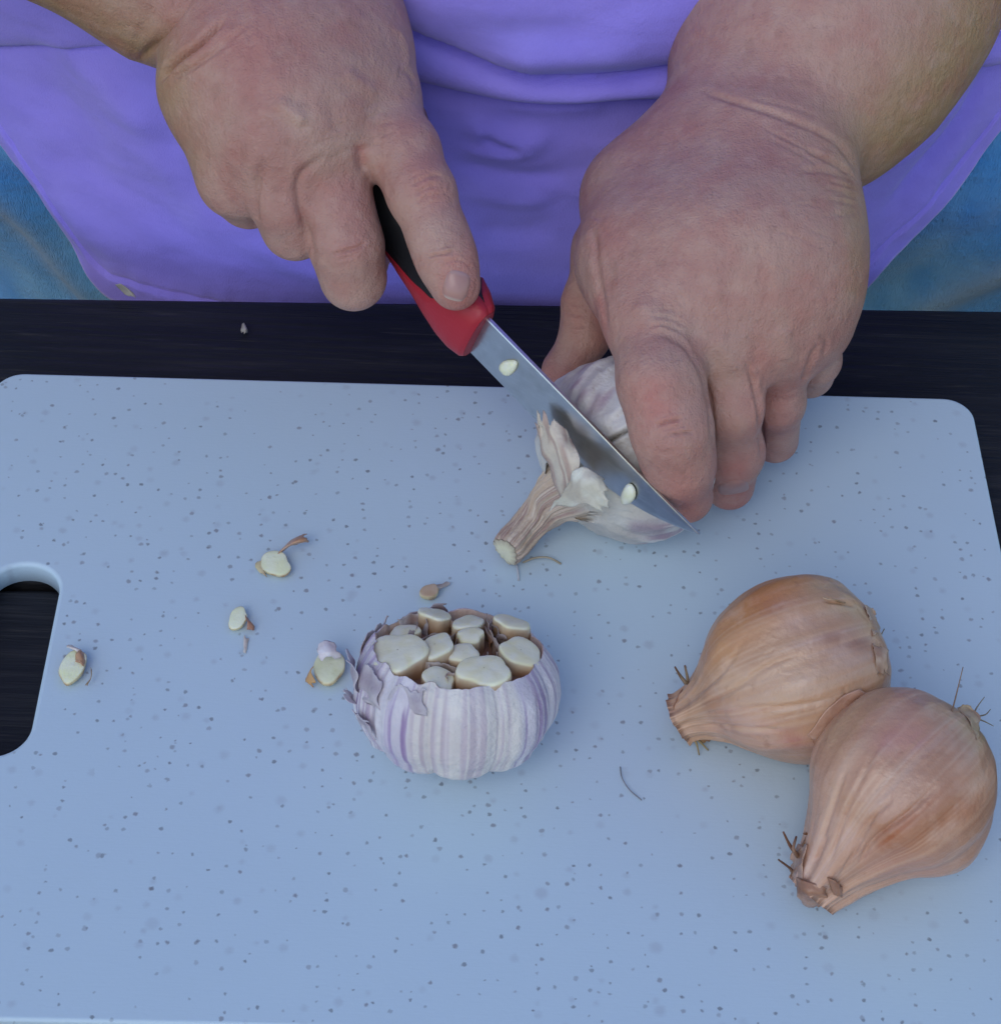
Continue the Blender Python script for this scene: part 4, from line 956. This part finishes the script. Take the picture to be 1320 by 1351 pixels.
# ------------------------------------------------------------------ shallots
def shallot(name, label, neck, mid, root, prof, base, seed, zsq=1.0, paint=(), folds=()):
    """prof: (share of the axis from root to neck, radius in m)"""
    R_ = empty(name, (mid[0], mid[1], 0)); tag(R_, label, 'shallot', 'shallots on the board')
    cl = spline([root, mid, neck], 30); L = np.concatenate([[0], np.cumsum(np.linalg.norm(np.diff(cl, axis=0), axis=1))]); L /= L[-1]
    P_ = spline([np.array(p) for p in prof], 16); nth = 240; th = np.linspace(0, 2 * np.pi, nth, endpoint=False)
    V = []; A = []; T = []
    for (t, r) in P_:
        tt_ = np.clip(t, 0, 1); c = np.array([np.interp(tt_, L, cl[:, k]) for k in range(3)]); e = .01
        d = np.array([np.interp(min(tt_ + e, 1), L, cl[:, k]) - np.interp(max(tt_ - e, 0), L, cl[:, k]) for k in range(3)])
        Q = frame_from(d, (0, 0, 1))
        nk = sstep(.62, .95, np.array([tt_]))[0]
        bd = sstep(.0, .2, np.array([tt_]))[0] * (1 - nk)
        rr = r * (1 + .03 * np.cos(2 * th + seed) + .022 * np.cos(3 * th + seed * 2) + bd * (.026 * np.cos(5 * th + seed + 1.2 * t) + .016 * np.abs(np.cos(4 * th + seed * 1.7 + t)) + .010 * np.cos(9 * th + 2 * seed)) + nk * (.12 * np.cos(3 * th + seed) + .07 * np.cos(7 * th + 2 * seed)) + (.006 + .02 * nk) * np.cos(17 * th + seed + 3 * t))
        V.append(c + np.outer(rr * np.cos(th), Q[:, 0]) + np.outer(rr * np.sin(th) * zsq, Q[:, 1])); A.append(th); T.append(np.full(nth, t))
    nv = len(V); V = np.concatenate(V); A = np.concatenate(A); T = np.concatenate(T); F = gridF(nth, nv, True)
    if vnormals(V, F)[len(V) // 2] @ (V[len(V) // 2] - cl[30]) < 0: F = F[:, ::-1]
    N = vnormals(V, F); V = V + N * (.0011 * fbm(V, 45, seed, 4))[:, None]
    V[:, 2] = np.maximum(V[:, 2], .0003)
    V, N, Qp, face = sculpt(V, F, folds, 1.7)
    X = np.stack([np.cos(A), np.sin(A), T * .5], 1)
    f1 = noise(X * np.array((5, 5, 1)), 1.3, seed + 1); f2 = noise(X * np.array((16, 16, 1.5)), 1.3, seed + 2); f3 = noise(X * np.array((45, 45, 2)), 1.3, seed + 3)
    c = mix(base[0], base[1], sstep(-.5, .5, f1 + .4 * f2))
    c = mix(c, base[2], .45 * sstep(.05, .6, f2 + .4 * f3))
    c = mix(c, (0.40, 0.17, 0.09), .28 * sstep(.25, .6, f3 + .3 * f2))
    c = mix(c, (0.70, 0.50, 0.36), .30 * sstep(.2, .6, -f3))
    for pts, wd, col_, a in paint:
        d, t = seg_dist(Qp, np.asarray(pts, float), wd); g = a * np.exp(-(d / wd) ** 2) * (.65 + .5 * f2 + .3 * f3) * (face > 0); c = mix(c, col_, np.clip(g, 0, 1))
    c = mix(c, (0.16, 0.075, 0.04), .8 * sstep(.965, 1.0, T) * sstep(-.5, .3, f2 + .2))
    c = mix(c, (0.34, 0.26, 0.15), .8 * sstep(.10, .01, T) * (.6 + .5 * sstep(-.4, .3, f2)))
    part('bulb', V, F, M_onion, R_, col=c)
    e = V[-nth:]; cc = e.mean(0); ax_ = cl[-1] - cl[-4]; ax_ /= np.linalg.norm(ax_)
    W = np.concatenate([e, cc + (e - cc) * .8 - ax_ * .0012, cc + (e - cc) * .4 - ax_ * .0022, [cc - ax_ * .002]]); Fc = [tuple(f) for f in gridF(nth, 3, True)] + [(2 * nth + k, 2 * nth + (k + 1) % nth, 3 * nth) for k in range(nth)]
    part('neck_core', W, Fc, M_onion, R_, col=paper_col(W, (.20, .10, .055), (.36, .20, .11), seed, 500))
    bv = BVHTree.FromPolygons([tuple(v) for v in V], [tuple(f) for f in F])
    def P(px, py, lift=.0008, z=None):                     # a point on the skin under a photo pixel
        o, d = ray(px, py); hit = bv.ray_cast(Vector(o), Vector(d))
        if hit[0] is not None: return np.array(hit[0]) + np.array(hit[1]) * lift
        if z is not None: return at(px, py, z)
        best = None                                        # just outside the outline: stay level with the nearest skin
        for t in np.linspace(.50, .72, 45):
            q = o + d * t; n_ = bv.find_nearest(Vector(q))
            if best is None or n_[3] < best[0]: best = (n_[3], q)
        return best[1]
    return R_, P
def scrap(root, name, pts_rows, seed, c0, c1, jag=.25, th_=.00028, mat=None, n=14):
    V, F, t = sheet(pts_rows, n, jag, seed, .0005, .35)
    return thick(part(name, V, F, mat or M_onion, root, col=paper_col(V, c0, c1, seed, 260)), th_)
def hairs(root, name, base_pt, tips, r0=.00035, cols=((.20, .10, .06), (.42, .30, .18)), seed=0):
    rg = np.random.RandomState(seed)
    for tip in tips:
        mid = (base_pt + tip) / 2 + rg.randn(3) * .0012; V, F = tube(spline([base_pt, mid, tip], 5), np.linspace(r0, r0 * .45, 11), 6)
        part(name, V, F, M_flake, root, col=paper_col(V, cols[0], cols[1], seed))

PA = [(0, .0005), (.004, .0062), (.02, .0110), (.06, .0158), (.15, .0222), (.26, .0268), (.37, .0286), (.48, .0280), (.59, .0256), (.68, .0216), (.76, .0166), (.83, .0118), (.91, .0086), (.97, .0076), (1.0, .0082)]
sa, A_ = shallot('shallot', 'brown shallot lying further back, its neck pointing left at the garlic', at(893, 948, .0095), at(1046, 885, .0280), at(1148, 850, .0275), PA,
    ((0.56, 0.32, 0.185), (0.47, 0.26, 0.15), (0.59, 0.41, 0.29)), 3,
    paint=[([(945, 850), (985, 800), (1040, 770)], 36, (0.52, 0.22, 0.06), .95), ([(1000, 790), (1020, 800)], 22, (0.42, 0.15, 0.05), .7), ([(1090, 765), (1150, 810)], 30, (0.50, 0.37, 0.20), .6), ([(1050, 830), (1120, 850)], 30, (0.52, 0.34, 0.30), .6), ([(1095, 845), (1140, 850)], 10, (0.28, 0.12, 0.075), .8),
           ([(960, 950), (1060, 985)], 26, (0.62, 0.34, 0.26), .6), ([(1040, 972), (1050, 976)], 10, (0.46, 0.16, 0.13), .5), ([(900, 935), (930, 925)], 14, (0.30, 0.17, 0.10), .35), ([(1050, 890), (960, 900)], 20, (.64, .46, .34), .5)],
    folds=[([(915, 930), (960, 915), (1010, 880), (1060, 860)], 3, .5), ([(910, 945), (980, 935), (1060, 930), (1120, 915)], 3, .45), ([(915, 955), (980, 960), (1040, 965)], 3, .4), ([(1085, 792), (1110, 796), (1128, 800)], 2, .7), ([(912, 920), (950, 890), (985, 840)], 3, .4), ([(1112, 905), (1118, 925), (1122, 940)], 2, .6)])
scrap(sa, 'loose_skin', [[A_(1064, 968), A_(1072, 974), A_(1080, 984)], [A_(1088, 936), A_(1098, 944), A_(1108, 958)], [A_(1108, 914, .0012), A_(1122, 922, .0014), A_(1132, 936)], [A_(1130, 906, .0014), A_(1140, 912, .0018), A_(1146, 918, .001)]], 3, (.56, .33, .23), (.46, .24, .16), .08)
scrap(sa, 'loose_skin', [[A_(1138, 800, .0003), A_(1146, 816, .0003), A_(1152, 842, .0003)], [A_(1148, 800, .001), A_(1153, 816, .002), A_(1158, 842, .001)], [A_(1154, 802, .002), A_(1160, 818, .003), A_(1163, 838, .002)]], 4, (.56, .42, .30), (.40, .26, .17), .35)
scrap(sa, 'loose_skin', [[A_(1150, 850, .0003), A_(1153, 868, .0003), A_(1156, 890, .0003)], [A_(1158, 850, .001), A_(1160, 868, .002), A_(1163, 892, .001)], [A_(1163, 852, .002), A_(1167, 872, .003), A_(1170, 894, .002)]], 14, (.52, .38, .27), (.34, .21, .14), .4)
scrap(sa, 'loose_skin', [[A_(1084, 791, .0003), A_(1096, 792, .0006), A_(1112, 795, .0003)], [A_(1086, 795, .0012), A_(1098, 797, .0016), A_(1126, 801, .001)]], 15, (.52, .36, .22), (.30, .18, .10), .2)
nb = at(900, 940, .012)
scrap(sa, 'dry_neck', [[at(900, 908, .020), at(893, 930, .016), at(892, 955, .010)], [at(893, 912, .020), at(887, 940, .016), at(889, 965, .008)], [at(889, 915, .020), at(885, 945, .015), at(886, 972, .006)]], 5, (.42, .22, .13), (.22, .10, .06), .35)
scrap(sa, 'dry_neck', [[at(900, 960, .008), at(920, 966, .007), at(948, 966, .006)], [at(902, 972, .004), at(922, 976, .004), at(946, 974, .004)], [at(912, 982, .0015), at(926, 984, .0012), at(942, 980, .0014)]], 6, (.44, .26, .10), (.26, .13, .06), .4)
hairs(sa, 'dry_thread', at(905, 902, .021), [at(890, 880, .026), at(903, 878, .026)], .0007, seed=4)
hairs(sa, 'dry_thread', at(905, 972, .004), [at(922, 996, .0008), at(934, 990, .0008)], .0005, ((.50, .38, .18), (.36, .22, .10)), 5)
hairs(sa, 'root_thread', A_(1154, 850, -.001), [at(1172, 872, .022), at(1166, 830, .034), at(1170, 858, .03)], .0004, ((.50, .44, .34), (.36, .28, .2)), 6)

PB = [(0, .0005), (.004, .0062), (.02, .0108), (.06, .0156), (.14, .0214), (.25, .0262), (.36, .0281), (.47, .0274), (.57, .0244), (.66, .0192), (.75, .0150), (.84, .0114), (.92, .0092), (.97, .0080), (1.0, .0076)]
sb_, B_ = shallot('shallot', 'pinkish brown shallot nearest the camera, frayed neck pointing to the near edge', at(1068, 1182, .0090), at(1174, 1056, .0282), at(1264, 968, .0300), PB,
    ((0.58, 0.33, 0.215), (0.49, 0.27, 0.175), (0.61, 0.42, 0.31)), 8,
    paint=[([(1230, 1080), (1180, 1110), (1270, 1060)], 32, (0.38, 0.13, 0.055), .95), ([(1175, 980), (1205, 970)], 20, (0.62, 0.27, 0.26), .65), ([(1290, 930), (1270, 910), (1310, 960)], 30, (0.36, 0.28, 0.13), .95), ([(1100, 960), (1150, 920)], 30, (0.54, 0.38, 0.20), .5), ([(1070, 1150), (1110, 1100)], 26, (0.66, 0.43, 0.35), .7), ([(1150, 1140), (1230, 1150)], 20, (0.58, 0.29, 0.22), .5), ([(1165, 1060), (1200, 1030)], 20, (.62, .42, .33), .5), ([(1200, 1085), (1165, 1115)], 9, (.40, .14, .07), .5)],
    folds=[([(1130, 1150), (1150, 1110), (1200, 1070), (1240, 1030)], 3.5, .8), ([(1120, 1130), (1140, 1090), (1180, 1050)], 3, .5), ([(1090, 1150), (1110, 1090), (1130, 1040), (1170, 960)], 3, .45), ([(1080, 1120), (1100, 1060), (1120, 1000)], 3, .4), ([(1105, 1160), (1135, 1110), (1160, 1060)], 2.5, .5), ([(1075, 1140), (1092, 1100)], 3, .4)])
scrap(sb_, 'dry_neck', [[B_(1052, 1158), B_(1068, 1164), B_(1090, 1168)], [B_(1046, 1174, .001), B_(1066, 1180, .001), B_(1094, 1180, .001)], [at(1046, 1186, .006), at(1070, 1194, .006), at(1096, 1190, .007)], [at(1054, 1192, .002), at(1072, 1198, .002), at(1092, 1195, .003)]], 8, (.40, .20, .12), (.22, .10, .055), .25)
scrap(sb_, 'dry_neck', [[B_(1066, 1112), B_(1062, 1140), B_(1060, 1170)], [B_(1054, 1112), B_(1050, 1140), B_(1048, 1172)], [at(1044, 1114, .015), at(1040, 1142, .010), at(1041, 1168, .006)]], 9, (.50, .30, .21), (.28, .14, .09), .4)
scrap(sb_, 'dry_neck', [[B_(1092, 1156), B_(1096, 1166), B_(1098, 1178)], [B_(1104, 1158, .0015), B_(1107, 1170, .0015), B_(1107, 1182, .001)], [at(1112, 1164, .010), at(1114, 1174, .008), at(1112, 1186, .005)]], 10, (.34, .17, .10), (.22, .10, .06), .3)
hairs(sb_, 'dry_thread', at(1044, 1158, .010), [at(1026, 1134, .014)], .0006, seed=7)
hairs(sb_, 'dry_thread', at(1052, 1130, .016), [at(1033, 1098, .022), at(1050, 1104, .021), at(1060, 1100, .022)], .0007, ((.46, .28, .18), (.26, .12, .07)), 8)
hairs(sb_, 'root_thread', B_(1256, 946, -.002), [at(1270, 880, .056)], .0003, ((.44, .30, .20), (.36, .22, .14)), 9)
hairs(sb_, 'root_thread', B_(1282, 946, -.0015), [at(1306, 936, .036), at(1298, 920, .042), at(1310, 958, .034)], .0003, ((.50, .44, .32), (.36, .28, .2)), 10)
scrap(sb_, 'loose_skin', [[B_(1262, 934, .0003), B_(1276, 950, .0003), B_(1288, 976, .0003)], [B_(1270, 928, .0006), B_(1284, 944, .0008), B_(1296, 972, .0006)], [B_(1276, 924, .001), B_(1292, 942, .0016), B_(1302, 972, .001)]], 11, (.46, .35, .21), (.32, .20, .12), .3)

# ------------------------------------------------------------------ loose clove tips, scraps and threads
def cap_piece(label, c, rx, ry, rot, h, seed, tails=(), group='loose garlic pieces on the board', facec=((0.80, 0.80, 0.52), (0.84, 0.84, 0.62)), base_z=0.0, dark=None, place=None, cat='garlic piece'):
    """the sliced-off tip of a clove, cut face upwards: rounded underside, flat pale top, brown skin at the edges"""
    o = empty('clove_tip', (c[0], c[1], base_z)); tag(o, label, cat, None)
    n = 40; th = np.linspace(0, 2 * np.pi, n, endpoint=False); rg = np.random.RandomState(seed)
    egg = 1 - .16 * np.cos(th - .3) + .08 * np.cos(2 * th + rg.rand() * 6) + .06 * np.cos(3 * th + rg.rand() * 6) + .03 * np.cos(5 * th + rg.rand() * 6)
    ex, ey = np.cos(th) * egg * rx, np.sin(th) * egg * ry; ca, sa_ = math.cos(rot), math.sin(rot); ex, ey = ex * ca - ey * sa_, ex * sa_ + ey * ca
    V = []; C = []
    for (z, s, f) in ((.0002, .55, 0), (.25, .82, 0), (.6, .97, 0), (.86, 1.0, 0), (.97, .97, .5), (1, .90, 1), (1.04, .6, 1), (1.05, .3, 1), (1.05, .02, 1)):
        q = np.stack([c[0] + ex * s, c[1] + ey * s, base_z + np.maximum(h * z + (ex * .12 + ey * .10) * s * (z > .5), .0002)], 1); V.append(q)
        nn = noise(q, 500, seed)
        fl = mix((0.62, 0.52, 0.30), (0.44, 0.27, 0.14), sstep(-.2, .4, nn)); fc = mix(facec[0], facec[1], sstep(-.4, .4, noise(q, 260, seed + 2)))
        C.append(mix(fl, fc, np.full(n, f)))
    V = np.concatenate(V); C = np.concatenate(C)
    if dark is not None:
        d = np.linalg.norm(V[:, :2] - np.array(dark[0])[None], axis=1); C = mix(C, (.48, .42, .27), .8 * sstep(dark[1], dark[1] * .7, d) * (V[:, 2] > base_z + h * .9))
    part('flesh', V, gridF(n, 9, True), M_clove, o, col=C)
    for k, (rows, c0, c1, jag) in enumerate(tails): scrap(o, 'skin', rows, seed + 30 + k, c0, c1, jag, .0002)
    return o
BR, BD, PAL = (.50, .27, .15), (.30, .14, .09), (.72, .66, .60)
c = at(367, 751, 0)
cap_piece('oval cream garlic slice with a curled brown skin tail', c, .0060, .0044, -.55, .0030, 41, tails=[
    ([[at(362, 735, .002), at(366, 733, .003), at(370, 731, .002)], [at(375, 722, .0045), at(379, 721, .006), at(384, 722, .004)], [at(392, 706, .004), at(396, 711, .0075), at(399, 722, .003)], [at(406, 702, .002), at(409, 710, .006), at(410, 721, .001)]], BR, (.42, .26, .18), .2),
    ([[at(352, 738, .003), at(346, 746, .002), at(352, 762, .002)], [at(344, 736, .002), at(340, 748, .0012), at(348, 762, .0008)], [at(338, 738, .001), at(336, 748, .0006), at(344, 760, .0005)]], (.62, .52, .30), (.50, .36, .2), .3)])
c = at(316, 822, 0)
cap_piece('small cream garlic tip with a dark brown skin scrap beside it', c, .0031, .0042, -.3, .0030, 42, tails=[
    ([[at(322, 810, .004), at(328, 822, .004), at(326, 832, .002)], [at(327, 812, .003), at(333, 824, .003), at(331, 836, .001)], [at(329, 818, .001), at(335, 826, .001), at(333, 838, .0006)]], (.40, .20, .14), (.26, .11, .08), .25),
    ([[at(322, 838, .001), at(326, 842, .0014), at(330, 842, .0008)], [at(321, 852, .0008), at(323, 856, .0011), at(326, 854, .0006)], [at(320, 862, .0005), at(322, 864, .0006), at(324, 862, .0005)]], PAL, (.60, .52, .46), .2)])
c = at(100, 888, 0)
cap_piece('elongated cream clove tip with brown skin at its narrow end, beside the slot', c, .0039, .0066, -.32, .0040, 43, dark=((at(95, 902, .0045)[0], at(95, 902, .0045)[1]), .0030), tails=[
    ([[at(98, 872, .005), at(104, 874, .006), at(110, 880, .005)], [at(100, 862, .004), at(107, 864, .006), at(115, 872, .003)], [at(102, 857, .003), at(110, 858, .004), at(118, 866, .001)]], BR, BD, .2),
    ([[at(104, 864, .005), at(106, 860, .005), at(108, 857, .004)], [at(95, 858, .005), at(96, 855, .0055), at(97, 852, .004)], [at(86, 855, .004), at(86, 853, .0042), at(87, 851, .0035)]], (.70, .60, .54), (.60, .48, .42), .1),
    ([[at(118, 880, .004), at(120, 892, .003), at(112, 905, .002)], [at(120, 884, .002), at(121, 894, .0015), at(114, 908, .001)]], (.46, .30, .16), (.36, .22, .12), .2)])
c = at(437, 887, 0)
cap_piece('cream clove tip in cloudy skin touching the left of the cut bulb', c, .0052, .0062, .45, .0045, 44, facec=((0.66, 0.66, 0.44), (0.72, 0.72, 0.52)), tails=[
    ([[at(420, 850, .010), at(430, 845, .011), at(442, 848, .010)], [at(416, 866, .009), at(432, 860, .011), at(450, 862, .009)], [at(416, 882, .006), at(434, 872, .0075), at(456, 874, .005)]], (.80, .76, .78), (.66, .58, .60), .3),
    ([[at(414, 878, .006), at(410, 888, .005), at(418, 900, .003)], [at(408, 886, .004), at(404, 896, .003), at(416, 906, .0015)], [at(400, 892, .001), at(402, 902, .0008), at(416, 909, .0006)]], (.50, .28, .10), (.40, .20, .09), .3)])
c = at(568, 787, 0)
cap_piece('tiny tan garlic crumb lying behind the cut bulb', c, .0030, .0028, .2, .0036, 45, facec=((.56, .42, .30), (.50, .34, .22)), tails=[
    ([[at(574, 772, .002), at(576, 778, .002), at(576, 782, .001)], [at(584, 769, .0015), at(586, 773, .0016), at(586, 776, .0008)], [at(596, 766, .0008), at(597, 768, .0008), at(597, 770, .0005)]], (.60, .58, .56), (.40, .34, .30), .2)])
# crumbs of garlic stuck to the blade's flat
for (px, py, ax, ay, lab, sd) in ((671, 484, .0024, .0052, 'small cream garlic crumb stuck on the blade near the red handle', 51), (829, 652, .0028, .0056, 'small cream garlic crumb stuck on the blade near its tip', 52)):
    p = on_blade(px, py, .0008); n = 20; th = np.linspace(0, 2 * np.pi, n, endpoint=False); V = []
    ud = kup * .94 + kdir * .25 if sd == 51 else kup * .85 + kdir * -.15; rd_ = np.cross(kside, ud)
    for (s, hh) in ((1, 0), (1.02, .0004), (.85, .0011), (.5, .0015), (.02, .0016)):
        rr = s * (1 + .08 * np.cos(2 * th + sd) + .08 * np.cos(3 * th + sd * 2)); V.append(p + kside * hh + np.outer(np.cos(th) * rr * ax, rd_) + np.outer(np.sin(th) * rr * ay, ud))
    V = np.concatenate(V)
    tag(mk('garlic_crumb', V, gridF(n, 5, True), M_clove, col=paper_col(V, (.80, .80, .55), (.86, .86, .70), sd, 500)), lab, 'garlic crumb')
# skin flakes on the table and shirt
def flake(label, rows, seed, c0=(.62, .56, .48), c1=(.48, .40, .34), jag=.25):
    V, F, t = sheet(rows, 12, jag, seed, .0003); o = mk('skin_flake', V, F, M_flake, col=paper_col(V, c0, c1, seed)); thick(o, .0002); tag(o, label, 'garlic skin')
flake('tiny pale skin flake lying on the dark table behind the board', [[at(319, 427, TZ + .001), at(322, 426, TZ + .002), at(324, 429, TZ + .001)], [at(318, 434, TZ + .0012), at(323, 433, TZ + .0035), at(326, 435, TZ + .001)], [at(318, 441, TZ + .0008), at(322, 442, TZ + .0015), at(325, 441, TZ + .0008)]], 61)
flake('pale skin flake at the back table edge by the purple shirt hem', [[at(152, 376, TZ + .004), at(158, 374, TZ + .006), at(164, 377, TZ + .005)], [at(160, 384, TZ + .0015), at(168, 382, TZ + .004), at(175, 386, TZ + .003)], [at(170, 394, TZ + .0008), at(178, 395, TZ + .0015), at(184, 397, TZ + .0008)]], 62, (.60, .56, .46), (.50, .44, .36))
sp = hit_torso(790, 128)
def onshirt(px, py, f): 
    o, d = ray(px, py); q = hit_torso(px, py); return q - d * (.0025 + f)
flake('tiny white skin flake caught on the shirt below the fold', [[onshirt(782, 128, 0), onshirt(789, 126, .001), onshirt(797, 126, 0)], [onshirt(783, 131, .0003), onshirt(790, 129, .0014), onshirt(797, 129, .0003)]], 63, (.66, .62, .72), (.60, .54, .66))
def thread(label, pts, r, c0, c1, seed):
    V, F = tube(spline(pts, 8), r, 6); tag(mk('thread', V, F, M_flake, col=paper_col(V, c0, c1, seed)), label, 'thread')
thread('thin curved grey fibre lying on the board left of the shallots', [at(818, 1012, .0004), at(820, 1026, .0010), at(830, 1042, .0010), at(846, 1056, .0004)], 0.00018, (.42, .41, .42), (.34, .33, .34), 71)
thread('thin pale root fibre on the board under the stem', [at(690, 742, .0004), at(706, 736, .0022), at(724, 736, .0020), at(740, 744, .0004)], .00035, (.60, .52, .38), (.48, .40, .28), 72)
thread('short white fibre at the cut stem end', [at(681, 744, .0006), at(683, 755, .0012), at(684, 766, .0004)], .0004, (.74, .74, .76), (.66, .66, .68), 73)
